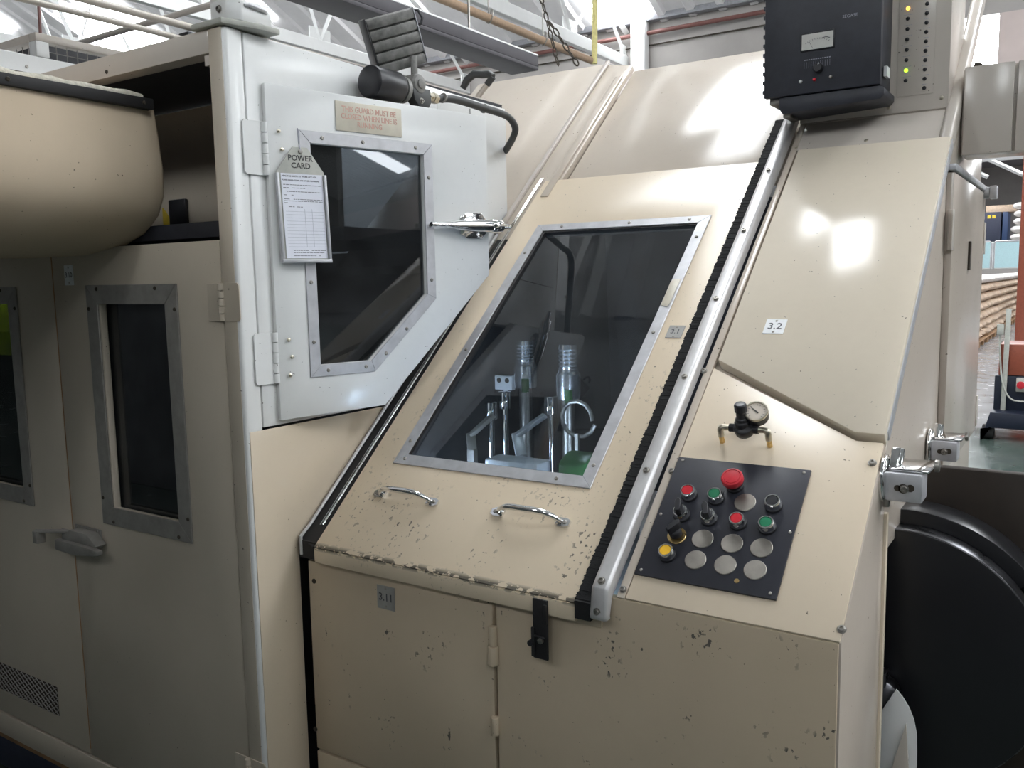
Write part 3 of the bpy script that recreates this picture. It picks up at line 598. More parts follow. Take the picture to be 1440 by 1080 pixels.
bm = B(); lathe(bm, MF, -.630, 2.136, [(.013, 0), (.012, .012), (.010, .016), (0, .016)], 20); kn = obj('range_knob', bm, 'black_plastic', mb)
bm = B(); prism(bm, MF, [(-.6295, 2.142), (-.6265, 2.149), (-.6245, 2.143), (-.627, 2.1445)], .0165, .017); obj('pointer', bm, 'plate_white', kn)
for u, mt in ((-.676, 'plate_white'), (-.640, 'estop_red'), (-.598, 'steel')):
    bm = B(); lathe(bm, MF, u, 2.108+(u+.676)*.02, [(.0045, 0), (.0045, .003), (.003, .007), (0, .008)], 12); obj('toggle_switch', bm, mt, mb)
# ================================================================== LEFT CABINET
lc = thing('guard_cabinet', 'tall off-white guard cabinet with two windowed doors and a side door ajar', 'cabinet', (-2.3, 1.83, .2))
bm = B(); box(bm, WF, -1.613, XL, YL, YL+.05, .20, 2.145); obj('corner_post', bm, 'white_paint', lc, .009, seg=3)
bm = B(); box(bm, LF, -1.6125, -1.570, .20, 2.143, -.004, .0012); obj('post_front_shade', bm, 'white_dirty_shade', lc, .001)  # darker plate over the white post, holding its shade and grime
bm = B(); box(bm, LF, -3.7, -1.614, 2.095, 2.145, -.045, 0); obj('top_beam', bm, 'grey_paint', lc, .003)
bm = B(); box(bm, WF, -3.7, -1.565, YL+.05, 2.34, 2.105, 2.138); obj('roof_sheet', bm, 'dark_navy', lc)
bm = B(); box(bm, WF, -3.7, -1.565, YL+.045, 2.345, 2.1385, 2.142); obj('roof_skin', bm, 'grey_paint', lc)
IN5 = [(1.378, 1.292), (1.655, 1.292), (2.003, 1.600), (2.003, 2.034), (1.378, 2.036)]
bm = B(); ring(bm, CF, [(1.331, 1.2725), (1.743, 1.2725), (2.352, 1.799), (2.352, 2.128), (1.331, 2.141)], IN5, -.045, 0); obj('side_frame', bm, 'white_paint', lc, .003)
bm = B(); prism(bm, CF, [(1.289, .2), (1.416, .2), (1.416, .990), (1.738, 1.268), (1.289, 1.268)], -.0005, .0022); obj('side_lower_panel', bm, 'cream', lc, .001)
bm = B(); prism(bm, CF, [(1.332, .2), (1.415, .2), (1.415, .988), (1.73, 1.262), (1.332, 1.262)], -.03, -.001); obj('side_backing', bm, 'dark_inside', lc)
bm = B(); box(bm, CF, 2.005, 2.35, 1.70, 2.10, -.010, .001); obj('side_sheet', bm, 'white_paint', lc)
bm = B(); tube(bm, [CF.P(2.160, 1.72, .002), CF.P(2.160, 2.10, .002)], .001, 4); obj('seam', bm, 'gap', lc)
# dark interior
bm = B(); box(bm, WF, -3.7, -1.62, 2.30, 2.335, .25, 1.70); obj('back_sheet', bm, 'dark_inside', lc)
bm = B(); box(bm, WF, -3.7, -1.62, 1.66, 1.68, 1.742, 2.10); obj('upper_back_sheet', bm, 'white_dirty_shade', lc)
bm = B(); box(bm, WF, -3.7, -1.62, 1.31, 2.30, 1.706, 1.742); obj('shelf', bm, 'dark_navy', lc, .003)
bm = B(); box(bm, WF, -3.7, -1.62, 1.31, 2.30, .22, .25); obj('cabinet_floor', bm, 'dark_inside', lc)
bm = B(); box(bm, WF, -3.7, -3.66, 1.31, 2.30, .25, 2.10); obj('far_side', bm, 'dark_inside', lc)
ci = Frame((-1.607, 0, 0), (0, -1, 0), (0, 0, 1))       # inside face of the side wall
bm = B(); box(bm, WF, -1.612, -1.607, 1.335, 1.378, 1.742, 2.10); box(bm, WF, -1.612, -1.606, 2.003, 2.30, 1.742, 2.10); obj('inner_lining', bm, 'white_dirty_shade', lc)
bm = B(); prism(bm, yfr(1.659), [(-2.34, 1.745), (-2.255, 1.745), (-2.34, 1.83)], 0, .004); obj('warning_triangle', bm, 'yellow_mark', lc)
bm = B(); box(bm, yfr(1.659), -2.30, -2.22, 1.76, 1.85, 0, .012); obj('socket_box', bm, 'black_plastic', lc, .004)
bm = B(); box(bm, LF, -1.632, -1.612, 2.070, 2.092, -.03, -.002); obj('bracket', bm, 'grey_paint', lc, .001)
inst('screw', SCREW_BLACK, LF.mat(-1.99, 2.108, 0), lc)
# front doors with windows
def cab_door(x0, x1, wx0, wx1, z0=.282, z1=1.697, wz0=.980, wz1=1.603):
    wo = [(wx0, wz0), (wx1, wz0), (wx1, wz1), (wx0, wz1)]; wi = [(wx0+.05, wz0+.045), (wx1-.05, wz0+.045), (wx1-.05, wz1-.045), (wx0+.05, wz1-.045)]
    bm = B(); ring(bm, LF, [(x0, z0), (x1, z0), (x1, z1), (x0, z1)], wi, -.022, -.002); d = obj('door', bm, 'white_dirty_shade', lc, .003)
    frame_bars(LF, wo, .048, -.0015, .003, 'alu_dull', d)
    bm = B(); box(bm, LF, wi[0][0]-.01, wi[2][0]+.01, wi[0][1]-.01, wi[2][1]+.01, -.034, -.026); obj('pane', bm, 'pane_dark', d)
    xm, zm = (wx0+wx1)/2, (wz0+wz1)/2
    screws(LF, [(wx0+.01, wz0+.07), (wx0+.01, wz1-.06), (wx1-.01, wz0+.06), (wx1-.01, wz1-.06), (wx0+.05, wz0+.01), (wx1-.05, wz0+.01), (wx1-.08, wz1-.01), (wx0+.05, wz1-.01)], d, SCREW_BLACK, .003)
    return d
dr = cab_door(-2.301, -1.618, -2.146, -1.775); dl = cab_door(-2.985, -2.305, -2.858, -2.487)
cab_door(-3.68, -2.99, -3.5, -3.15)
bm = B(); tube(bm, [LF.P(-2.303, .30, -.004), LF.P(-2.303, 1.69, -.004)], .0022, 5); obj('door_gap', bm, 'wood', lc)
bm = B(); box(bm, LF, -3.7, -1.614, .205, .276, -.04, 0); obj('kick_plate', bm, 'white_dirty_shade', lc, .003)
def hinge(fr, u, v, w, parent, s=1, hgt=.115, mat='white_paint'):
    """butt hinge: leaf plates either side of a knuckle"""
    bm = B(); prism(bm, fr, [(u-.058*s, v-hgt/2+.006), (u-.052*s, v-hgt/2), (u-.005*s, v-hgt/2), (u-.005*s, v+hgt/2), (u-.052*s, v+hgt/2), (u-.058*s, v+hgt/2-.006)], w, w+.003); box(bm, fr, u+.005, u+.05, v-hgt/2, v+hgt/2, w, w+.003) if s == 1 else box(bm, fr, u-.05, u-.005, v-hgt/2, v+hgt/2, w, w+.003)
    up = Frame(fr.P(u, 0, w+.005), fr.w, fr.u)
    for i in range(5): cyl(bm, up, 0, 0, v-hgt/2+hgt/5*i+.0008, v-hgt/2+hgt/5*(i+1)-.0008, .0075, 12)
    return obj('hinge', bm, mat, parent, .0006, seg=1)
hz1 = CF.hit(372, 210)[1]; hz2 = CF.hit(386, 503)[1]
for hz in (hz1, hz2):
    h = hinge(CF, 1.370, hz, .002, lc, 1, .118)
    screws(DF, [(.030, hz+.040), (.036, hz), (.030, hz-.042)], h, RIVET, .005, 'rivet')
h = hinge(Frame(LF.o, (-1, 0, 0), (0, 0, -1)), 1.614, -LF.hit(315, 425)[1], .0, lc, 1, .085, 'white_dirty_shade')
h = hinge(Frame(LF.o, (-1, 0, 0), (0, 0, -1)), 1.614, -.44, .0, lc, 1, .085, 'white_dirty_shade')
pl = numplate(LF, -2.222, 1.630, -.002, .040, .052, '3.10', lc, 'plate_white', .019)
# pull latch between the two doors
def pull_latch():
    f = Frame(LF.P(-2.235, .925, 0), (1, 0, 0), (0, 0, 1))
    bm = B(); box(bm, f, -.115, -.06, -.020, .012, .0, .004); prism(bm, Frame(f.P(0, 0, 0), f.u, -f.w), [(-.17, -.045), (-.10, -.002), (-.07, -.002), (-.07, -.010), (-.16, -.055)], .004, .012); box(bm, f, -.172, -.150, -.026, .008, .030, .055); k_ = obj('strike', bm, 'alu_dull', lc, .002)
    bm = B(); box(bm, f, -.045, .075, -.004, .034, .0, .004); prism(bm, f, [(-.06, -.012), (.085, -.012), (.10, .0), (.06, .028), (-.02, .028), (-.06, .006)], .004, .035); o = obj('latch_body', bm, 'alu_dull', lc, .003)
    bm = B(); prism(bm, f, [(-.075, -.032), (.02, -.034), (.105, -.022), (.125, -.018), (.125, -.006), (.08, -.002), (-.075, -.002)], .030, .048); obj('latch_lever', bm, 'alu_dull', lc, .004)
    screws(f, [(-.03, .028), (.06, .028)], o, SCREW, .004)
pull_latch()
# expanded metal vent low on the left door
vx0, vx1, vz0, vz1 = -2.80, -2.452, .357, .446
bm = B(); box(bm, LF, vx0, vx1, vz0, vz1, -.0018, -.0012); vb = obj('vent_opening', bm, 'gap', lc)
bm = B(); step = .028
for s in (1, -1):
    x = vx0-.1
    while x < vx1+.1:
        a = (x, vz0) if s == 1 else (x, vz1); sl = .62*(1 if s == 1 else -1)
        dx = (vz1-vz0)/abs(sl); p0 = [x, a[1]]; p1 = [x+dx, vz1 if s == 1 else vz0]
        for p_, q_ in ((p0, p1), (p1, p0)):
            if p_[0] < vx0: tt = (vx0-p_[0])/(q_[0]-p_[0]); p_[1] += (q_[1]-p_[1])*tt; p_[0] = vx0
            if p_[0] > vx1: tt = (vx1-p_[0])/(q_[0]-p_[0]); p_[1] += (q_[1]-p_[1])*tt; p_[0] = vx1
        if p1[0]-p0[0] > .002: tube(bm, [LF.P(*p0, .0), LF.P(*p1, .0)], .0016, 4)
        x += step
obj('expanded_mesh', bm, 'alu_dull', lc)['kind'] = 'stuff'
# ------------------------------------------------ side door standing ajar
D5 = [(.003, 1.284), (.290, 1.289), (.643, 1.612), (.643, 2.034), (.003, 2.040)]
W5 = [(.083, 1.377), (.262, 1.377), (.457, 1.552), (.457, 1.945), (.081, 1.946)]
I5 = [(.111, 1.405), (.251, 1.405), (.429, 1.5645), (.429, 1.917), (.109, 1.918)]
bm = B(); ring(bm, DF, D5, I5, -.022, 0); sd = obj('side_door', bm, 'white_paint', lc, .002)
frame_bars(DF, W5, .028, .0004, .0035, 'alu', sd)
bm = B(); prism(bm, DF, [(.100, 1.396), (.255, 1.396), (.438, 1.56), (.438, 1.926), (.100, 1.926)], -.018, -.012); obj('pane', bm, 'pane_dark', sd)
screws(DF, [(.14, 1.932), (.25, 1.932), (.405, 1.932), (.443, 1.86), (.443, 1.74), (.443, 1.60), (.36, 1.478), (.295, 1.42), (.235, 1.391), (.13, 1.391), (.095, 1.46), (.095, 1.6), (.095, 1.75)], sd, SCREW, .0035)
sg_o = Frame(DF.P(.272, 1.988, 0), DF.u, DF.v)
bm = B(); box(bm, sg_o, -.093, .093, -.034, .034, .0006, .003); sgn = obj('warning_sign', bm, 'sign_plate', lc, .0006, label='faded warning plate with red lettering')
text('lettering', 'THIS GUARD MUST BE\nCLOSED WHEN LINE IS\nRUNNING', sg_o, 0, 0, .0032, .0178, 'faded_red', sgn, line=.95, bold=.0003, sx=.86)
# streamlined chrome latch
lf_ = Frame(DF.P(.585, 1.742, 0), DF.u, DF.v)
bm = B(); prism(bm, lf_, [(-.045, -.022), (-.020, -.034), (.030, -.034), (.045, -.018), (.045, .018), (.030, .034), (-.020, .034), (-.045, .022)], 0, .006); lp = obj('latch_plate', bm, 'chrome', lc, .002)
screws(lf_, [(-.028, .024), (.026, .026), (-.028, -.024), (.026, -.026)], lp, SCREW, .006)
bm = B(); tube(bm, [lf_.P(u, 0, .020) for u in (-.150, -.140, -.128, -.10, -.05, .0, .045)], [.007, .008, .0055, .010, .017, .020, .019], 16, .85); obj('latch_lever', bm, 'chrome', lc, smooth=60)
bm = B(); tube(bm, [lf_.P(u, 0, .020) for u in (.046, .050, .085, .090)], [.014, .018, .017, .012], 16); tube(bm, [lf_.P(u, 0, .020) for u in (.088, .118)], [.009, .006], 12); obj('latch_barrel', bm, 'chrome', lc, smooth=60)
# interior of the cabinet: a neon-green panel and dark gear seen dimly through the windows
bm = B(); box(bm, WF, -3.30, -2.78, 1.45, 1.465, 1.385, 1.62); tag(obj('neon_guard', bm, 'neon', None), 'bright yellow-green guard sheet seen through the leftmost cabinet window', 'guard')
bm = B(); box(bm, WF, -2.15, -1.72, 1.85, 2.2, .26, 1.30); tag(obj('control_gear', bm, 'machine_grey', None, .01), 'dim grey gear box inside the cabinet behind the right window', 'gear box')
cl = thing('cabinet_fill', 'small unseen fill tube added under the left cabinet shelf to brighten the green sheet', 'lamp', (-2.97, 1.36, 1.66))  # added fill in place of daylight from behind; brightens the green sheet
bm = B(); tube(bm, [(-3.12, 1.375, 1.672), (-2.82, 1.375, 1.672)], .008, 8); obj('lamp_tube', bm, 'cabinet_fill_tube', cl)
bm = B(); box(bm, WF, -3.14, -2.80, 1.36, 1.39, 1.684, 1.705); obj('fill_base', bm, 'alu', cl, .002)
# plinth
bm = B(); box(bm, WF, -3.7, -1.60, 1.36, 2.3, 0, .12); tag(obj('plinth', bm, 'navy_dark', None, .004), 'dark plinth under the left guard cabinet', 'plinth')
bm = B(); box(bm, WF, -3.7, -1.60, 1.345, 2.3, .121, .20); tag(obj('timber_packer', bm, 'wood', None, .004), 'brown timber packer between the plinth and the left cabinet', 'timber')
# ------------------------------------------------ card hanging on the side door
pc = thing('permit_card', 'grey tag holder with a printed white form, hanging from the side door window', 'card', DF.P(.06, 1.66, .01))
PF = Frame(DF.P(.080, 1.655, .010), DF.u+DF.w*.05, DF.v-DF.u*.03)
bm = B(); prism(bm, PF, [(-.058, -.005), (.060, -.005), (.060, .195), (.022, .250), (-.014, .250), (-.058, .192)], 0, .003); ho = obj('holder', bm, 'card_grey', pc, .001)
bm = B(); box(bm, PF, -.060, -.054, -.008, .190, .0, .010); box(bm, PF, .056, .062, -.008, .190, .0, .010); box(bm, PF, -.060, .062, -.010, -.002, 0, .012); obj('clip_rail', bm, 'alu', pc, .001)
bm = B(); box(bm, PF, -.048, .054, .000, .190, .0036, .0044); pp = obj('form', bm, 'paper', pc)
text('lettering', 'POWER\nCARD', PF, .003, .2165, .0034, .0175, 'pen', ho, line=.95, bold=.0003)
f_ = 'printing'
text(f_, 'HEALTH & SAFETY AT WORK ACT 1974', PF, -.046, .184, .0045, .0048, 'ink', pp, 'LEFT', bold=.0001)
text(f_, 'PUWER REGULATIONS AND OTHER PROVISIONS', PF, -.046, .175, .0045, .0041, 'ink', pp, 'LEFT', bold=.0001)
bm = B()
def dashes(u0, u1, v, h=.0016, dens=.8):
    x = u0
    while x < u1:
        L = random.uniform(.003, .009)
        if random.random() < dens: box(bm, PF, x, min(x+L, u1), v-h/2, v+h/2, .0044, .0046)
        x += L+.0014
for v, u1, d in ((.165, .050, .95), (.158, .01, .9), (.150, .046, .9), (.142, -.02, .7), (.133, .050, .95), (.129, .050, .95), (.1245, -.035, .9), (.116, -.0, .7), (.018, .050, .9), (.013, .046, .9), (.006, .036, .9)): dashes(-.044 if v > .1 else -.030, u1, v, .0013, d)
obj(f_, bm, 'ink', pp)['kind'] = 'stuff'
bm = B()
for i in range(12): box(bm, PF, -.042, .051, .026+.0072*i, .0265+.0072*i, .0044, .0046)
for u in (.004, .022): box(bm, PF, u, u+.0006, .026, .112, .0044, .0046)
obj('ruling', bm, 'faint_ink', pp)
bm = B(); lathe(bm, PF, .004, .240, [(.005, .003), (.005, .006), (0, .007)], 12); obj('eyelet', bm, 'steel', pc)
bm = B(); tube(bm, [PF.P(.004, .240, .006), PF.P(.002, .262, .002), DF.P(.078, 1.948, .004)], .0012, 6); obj('cord', bm, 'faint_ink', pc)
# ================================================================== PADDED DUCT AT THE LEFT
pd = thing('padded_duct', 'stained beige padded fabric duct leading into the opening of the left cabinet', 'duct', (-2.15, .9, 1.67))
prof = [(-2.62, 2.02), (-2.62, 1.70), (-2.40, 1.672), (-2.14, 1.674), (-2.02, 1.690), (-1.92, 1.722), (-1.85, 1.765), (-1.822, 1.81), (-1.812, 1.87), (-1.815, 1.95), (-1.826, 2.02)]
bm = B(); ys = [.25, .4, .55, .7, .85, 1.0, 1.15, 1.25, 1.285, 1.295]; rows = []
for y in ys:
    k_ = .0 if y < 1.28 else (.010 if y < 1.29 else .03); wob = .004*math.sin(y*9)
    rows.append([bm.verts.new((x+(-2.2-x)*k_+wob*(1 if x > -1.9 else 0), y+.02*max(0, 1-(z-1.67)/.3)*(1 if y > 1.2 else 0), z+(1.86-z)*k_+.006*math.sin(y*7+x*3))) for x, z in prof])
for a, b in zip(rows, rows[1:]):
    for i in range(len(prof)): j = (i+1) % len(prof); bm.faces.new((a[i], a[j], b[j], b[i]))
bm.faces.new(rows[0]); bm.faces.new(rows[-1][::-1]); obj('fabric_cover', bm, 'fabric', pd, smooth=75)
bm = B(); box(bm, xfr(0), .25, 1.275, 1.998, 2.022, -1.835, -1.808); obj('clamp_bar', bm, 'black_rubber', pd, .002)
screws(xfr(-1.808), [(1.25, 2.01), (.95, 2.01)], pd, SCREW_BLACK, 0)
bm = B(); tube(bm, [(-1.84+.003*math.sin(i*1.7), .25+i*.035, 2.026+.002*math.sin(i*2.3)) for i in range(30)], .012, 8); obj('fleece_edge', bm, 'fleece', pd, smooth=70)
# ================================================================== FLOODLIGHT ON THE CABINET
fl_ = thing('floodlight', 'small finned metal floodlight with knuckle bracket and black hose on cabinet top', 'lamp', (-1.52, 1.85, 2.08))
cx = -1.508
bm = B(); ya = Frame((cx, 0, 2.088), (0, 0, 1), (1, 0, 0)); lathe(bm, ya, 0, 0, [(.030, 1.668), (.040, 1.672), (.040, 1.766), (.036, 1.778), (.026, 1.782)], 24); obj('mount_cylinder', bm, 'black_plastic', fl_, .001)
bm = B(); lathe(bm, ya, 0, 0, [(.026, 1.782), (.034, 1.784), (.034, 1.798), (.022, 1.802)], 20); obj('collar', bm, 'lamp_alu', fl_)
kx = Frame((cx+.012, 1.828, 2.104), (0, 1, 0), (0, 0, 1))
bm = B(); lathe(bm, kx, 0, 0, [(.024, -.022), (.026, -.018), (.026, .016), (.022, .022), (.012, .022), (.012, .026), (0, .026)], 24); obj('knuckle', bm, 'lamp_alu', fl_, .0008)
bm = B(); cyl(bm, Frame((cx+.008, 1.836, 0), (1, 0, 0), (0, 1, 0)), 0, 0, 2.122, 2.178, .009, 14); obj('stem', bm, 'lamp_alu', fl_)
TA = R(19); hf = Frame((cx-.01, 1.793, 2.212), (.56*math.cos(TA), .83*math.cos(TA), math.sin(TA)), (0, -math.sin(TA), math.cos(TA))); hf = Frame(hf.o, hf.u, hf.w.cross(hf.u))
bm = B(); box(bm, hf, -.066, .064, -.072, .066, -.05, -.010); obj('lamp_housing', bm, 'lamp_alu', fl_, .006)
for i in range(5):
    v = -.071+.0275*i; bm = B(); box(bm, hf, -.066, .064, v, v+.0245, -.010, -.001); obj('cooling_fin', bm, 'lamp_alu', fl_, .004, seg=2)
bm = B(); box(bm, hf, -.0705, -.0665, -.074, .068, -.054, -.001); obj('lamp_frame', bm, 'black_plastic', fl_, .002)
bm = B(); box(bm, hf, -.060, .060, -.066, .062, -.055, -.0505); obj('lamp_glass', bm, 'plate_white', fl_)
bm = B(); box(bm, hf, .0645, .0675, -.072, .066, -.052, -.001); obj('end_plate', bm, 'alu', fl_, .001)
bm = B(); prism(bm, xfr(cx+.016), [(1.800, 2.090), (1.872, 2.098), (1.876, 2.064), (1.862, 2.044), (1.828, 2.044), (1.806, 2.062)], -.012, .016); obj('bracket_plate', bm, 'hose', fl_, .004)
inst('bolt', BOLT, xfr(cx+.032).mat(1.832, 2.062, 0), fl_)
g0 = Vector((cx+.020, 1.874, 2.080))
bm = B(); tube(bm, [g0, g0+Vector((0, .018, .001)), g0+Vector((0, .019, .001)), g0+Vector((0, .036, .0))], [.012, .012, .015, .014], 6); obj('cable_gland', bm, 'nickel', fl_, smooth=20)
def dv(q, x): return at(*q, 0, x)
hp = [g0+Vector((0, .03, 0)), dv((640, 140), -1.485), dv((680, 152), -1.48), dv((712, 163), -1.475), dv((724, 178), -1.472), dv((722, 192), -1.49), dv((711, 212), -1.56)]
bm = B(); tube(bm, spline(hp, 8), .0105, 10); obj('hose', bm, 'hose', fl_, smooth=60)
for q in ((622, 137), (680, 152)):
    a = dv(q, -1.484); bm = B(); tube(bm, [a, a+Vector((0, .006, -.002))], .0135, 12); obj('hose_clip', bm, 'alu_dull', fl_)
bm = B(); tube(bm, [hf.P(.066, .020, -.02), hf.P(.082, .022, -.02), hf.P(.090, .035, -.02), hf.P(.084, .056, -.02), hf.P(.074, .058, -.02)], .004, 6); obj('lamp_clip', bm, 'black_plastic', fl_)
# white conduit post with flange on the corner of the cabinet
cpst = thing('conduit_post', 'white square conduit post with grey flange on the cabinet corner', 'post', (-1.56, 1.34, 2.142))
bm = B(); prism(bm, WF, [(-1.655, 1.27), (-1.555, 1.27), (-1.53, 1.36), (-1.53, 1.41), (-1.655, 1.41)], 2.1455, 2.158); obj('flange', bm, 'card_grey', cpst, .003)
bm = B(); prism(bm, WF, [(-1.625, 1.300), (-1.565, 1.295), (-1.545, 1.315), (-1.542, 1.40), (-1.62, 1.40)], 2.158, 2.205); obj('boss', bm, 'white_paint', cpst, .006)
bm = B(); box(bm, WF, -1.64, -1.585, 1.31, 1.37, 2.158, 2.60); obj('post', bm, 'white_paint', cpst, .006)
bm = B(); tube(bm, [(-1.545, 1.325, 2.192), (-1.540, 1.335, 2.193), (-1.538, 1.375, 2.190), (-1.545, 1.385, 2.188)], .004, 8); obj('bail', bm, 'alu', cpst)
inst('bolt', BOLT, Frame((0, 1.2955, 0), (1, 0, 0), (0, 0, 1)).mat(-1.59, 2.185, 0), cpst)
# black wrapped grab handle behind the cabinet
gh = thing('grab_handle', 'black wrapped grab handle sticking up beyond the left cabinet', 'handle', at(670, 135, 1, 2.42))
gy = 2.42; q = lambda a, b: at(a, b, 1, gy)
bm = B(); tube(bm, [q(*c) for c in ((651, 124), (657, 112), (667, 104), (678, 105), (688, 104), (693, 108))], [.011, .013, .013, .012, .012, .011], 10); tube(bm, [q(693, 108), q(685, 119)], .011, 8); obj('grip', bm, 'hose', gh, smooth=50)
bm = B(); tube(bm, [q(687, 116), q(668, 142), q(650, 168)], .009, 8); obj('bracket', bm, 'grey_paint', gh)
# ================================================================== INSIDE THE GUARD
def inside(px, py, w): return SF.P(*SF.hit(px, py, w), w)
for lx, ly, lz0, lz1, lab in ((-1.505, 1.70, .86, 1.13, 'left front corner'), (-.795, 1.76, .86, 1.12, 'right front corner')):
    lt = thing('interior_lamp', 'cold white strip lamp upright in the %s inside the guard' % lab, 'lamp', (lx, ly, .80), 'strip lamps inside the guard')
    bm = B(); tube(bm, [(lx, ly, lz0), (lx, ly, lz1)], .012, 10); obj('lamp_tube', bm, 'tube_light', lt)
    bm = B(); box(bm, WF, lx-.02, lx+.02, ly-.022, ly-.014, .80, lz1+.01); obj('lamp_back', bm, 'alu', lt, .001)
bm = B(); box(bm, WF, -1.53, -.74, 1.50, 2.95, .78, .80); tag(obj('machine_bed', bm, 'machine_grey', None, .003), 'dark grey machine bed under the spindles inside the guard', 'machine bed')
def spindle(px, ytop, ybot, w, which):
    a = inside(px, ytop, w); b = inside(px+4, ybot, w); h = at(px+2, ytop, 1, b.y).z-b.z; f = Frame((b.x, b.y, 0), (1, 0, 0), (0, 1, 0)); z = b.z
    t = thing('chrome_spindle', 'polished chrome spindle standing inside the guard, ' + which, 'spindle', (b.x, b.y, .80), 'chrome spindles inside the guard')
    bm = B(); lathe(bm, f, 0, 0, [(.034, z-.01), (.036, z), (.036, z+h*.45), (.030, z+h*.5), (.030, z+h*.55)], 24); obj('lower_sleeve', bm, 'satin', t)
    bm = B(); lathe(bm, f, 0, 0, [(.027, z+h*.55)] + [(r_, z+h*(.6+.08*i+d)) for i in range(5) for r_, d in ((.028, 0), (.024, .02), (.028, .04))] + [(.026, z+h*1.05), (0, z+h*1.06)], 24); obj('upper_sleeve', bm, 'satin', t)
    bm = B(); cyl(bm, f, 0, 0, .80, z-.01, .020, 16); obj('shaft', bm, 'steel', t); 
    bm = B(); cyl(bm, f, .018, -.03, z-.02, z+.02, .012, 12); obj('green_collar', bm, 'green_part', t)
    return t
spindle(735, 482, 540, -.34, 'left of the pair'); spindle(795, 488, 556, -.34, 'right of the pair')
def bracket(pts, w, wd, label, mat='alu'):
    bm = B(); P_ = [inside(x, y, w) for x, y in pts]
    for a, b in zip(P_, P_[1:]):
        d = (b-a); u = d.normalized(); f = Frame(a, u, Vector((0, 0, 1)).cross(u) if abs(u.z) < .95 else (1, 0, 0)); box(bm, f, -.004, d.length+.004, -wd/2, wd/2, -.006, .006)
    c = P_[-1]; box(bm, WF, c.x-.012, c.x+.012, c.y-.01, c.y+.01, .80, c.z)
    return tag(obj('cranked_bar', bm, mat, None, .002), label, 'bracket', 'cranked arms inside the guard')
bracket([(765, 585), (727, 612), (733, 640)], -.26, .030, 'bright cranked arm inside the guard under the right spindle')
bracket([(692, 585), (662, 612), (664, 632)], -.26, .026, 'dimmer cranked arm inside the guard under the left spindle', 'alu_dull')
for (x, y), lab in (((775, 572), 'right of the row'), ((690, 580), 'left of the row'), ((710, 565), 'middle of the row')):
    c = inside(x, y, -.27); bm = B(); cyl(bm, WF, c.x, c.y, c.z-.02, c.z+.03, .019, 20); cyl(bm, WF, c.x, c.y, .80, c.z-.02, .010, 12)
    tag(obj('roller', bm, 'chrome', None, .001), 'small chrome roller standing on the bed, ' + lab, 'roller', 'small rollers inside the guard')
c = inside(710, 538, -.33); bm = B(); box(bm, WF, c.x-.032, c.x+.032, c.y-.01, c.y+.01, c.z-.022, c.z+.022); box(bm, WF, c.x-.006, c.x+.006, c.y, c.y+.008, .80, c.z-.022); sk = tag(obj('socket_block', bm, 'plate_white', None, .002), 'small white double socket block on a stalk inside the guard', 'socket')
for dx in (-.015, .015):
    bm = B(); cyl(bm, yfr(c.y-.0102), c.x+dx, c.z+.008, 0, .001, .008, 14); obj('socket_hole', bm, 'gap', sk)
c = inside(725, 640, -.14); bm = B(); box(bm, WF, c.x-.09, c.x+.07, c.y-.01, c.y+.06, .80, c.z-.015); tag(obj('slide_block', bm, 'alu', None, .006), 'pale metal slide block at the bottom of the guard window', 'block')
c = inside(800, 640, -.16); bm = B(); prism(bm, xfr(c.x), [(c.y-.02, .80), (c.y+.09, .80), (c.y+.06, c.z+.005), (c.y, c.z-.02)], -.035, .045); tag(obj('green_cover', bm, 'green_part', None, .012), 'translucent green cover at the lower right behind the guard window', 'cover')
c = inside(810, 590, -.25); bm = B(); tube(bm, [c+Vector((.05*math.cos(i*.5), .02*i/12, .05*math.sin(i*.5))) for i in range(13)], .006, 8); box(bm, WF, c.x-.005, c.x+.005, c.y, c.y+.01, .8, c.z-.04); tag(obj('looped_pipe', bm, 'steel', None), 'thin steel pipe looped beside the right arm inside the guard', 'pipe')
# ================================================================== DRUM AT THE RIGHT
dw = thing('black_drum', 'large glossy black round drum guard beside the machine at bottom right', 'drum', (-.30, 1.9, .53))
wf = yfr(1.90); cxw, czw, rw = -.300, .800, .270
def arc(r, a0, a1, n): return [(cxw+r*math.cos(R(a0+(a1-a0)*i/n)), czw+r*math.sin(R(a0+(a1-a0)*i/n))) for i in range(n+1)]
bm = B(); prism(bm, wf, arc(rw, 0, 354, 59), -.055, 0); obj('drum_face', bm, 'black_gloss', dw, .003)
bm = B(); ring(bm, wf, arc(rw+.0015, 0, 354, 59), arc(rw-.02, 0, 354, 59), -.054, -.002); obj('drum_rim', bm, 'black_rim', dw, .002)
bm = B(); prism(bm, wf, arc(rw+.030, 38, 150, 30)+arc(rw-.03, 150, 38, 30), -.16, -.060); obj('rim_guard', bm, 'black_gloss', dw, .002)
bm = B(); ring(bm, wf, arc(rw+.004, 0, 354, 59), arc(rw-.04, 0, 354, 59), -.20, -.165); obj('rear_flange', bm, 'black_rim', dw, .002)
bm = B(); box(bm, yfr(1.87), -.345, -.312, .655, .775, -.02, .02); lathe(bm, yfr(1.875), -.330, .716, [(.045, -.02), (.045, .02), (.02, .03)], 20); obj('hub', bm, 'black_rim', dw, .004)
bb = B(); box(bb, yfr(2.12), -.296, .55, .02, 1.165, -.03, 0); tag(obj('back_board', bb, 'brown_black', None, .004), 'dark brown-black board standing behind the black drum', 'board')
gs = thing('white_foot_guard', 'curved white sheet metal guard in front of the black drum', 'guard', (-.28, 1.8, .3))
gy_ = yfr(1.835); rp = [(-.290, .756), (-.277, .742), (-.264, .722), (-.255, .700), (-.249, .672), (-.247, .63), (-.246, .58), (-.246, .30), (-.325, .30), (-.325, .685)]
bm = B(); prism(bm, gy_, rp, -.004, 0); obj('sheet', bm, 'white_paint', gs, .001)
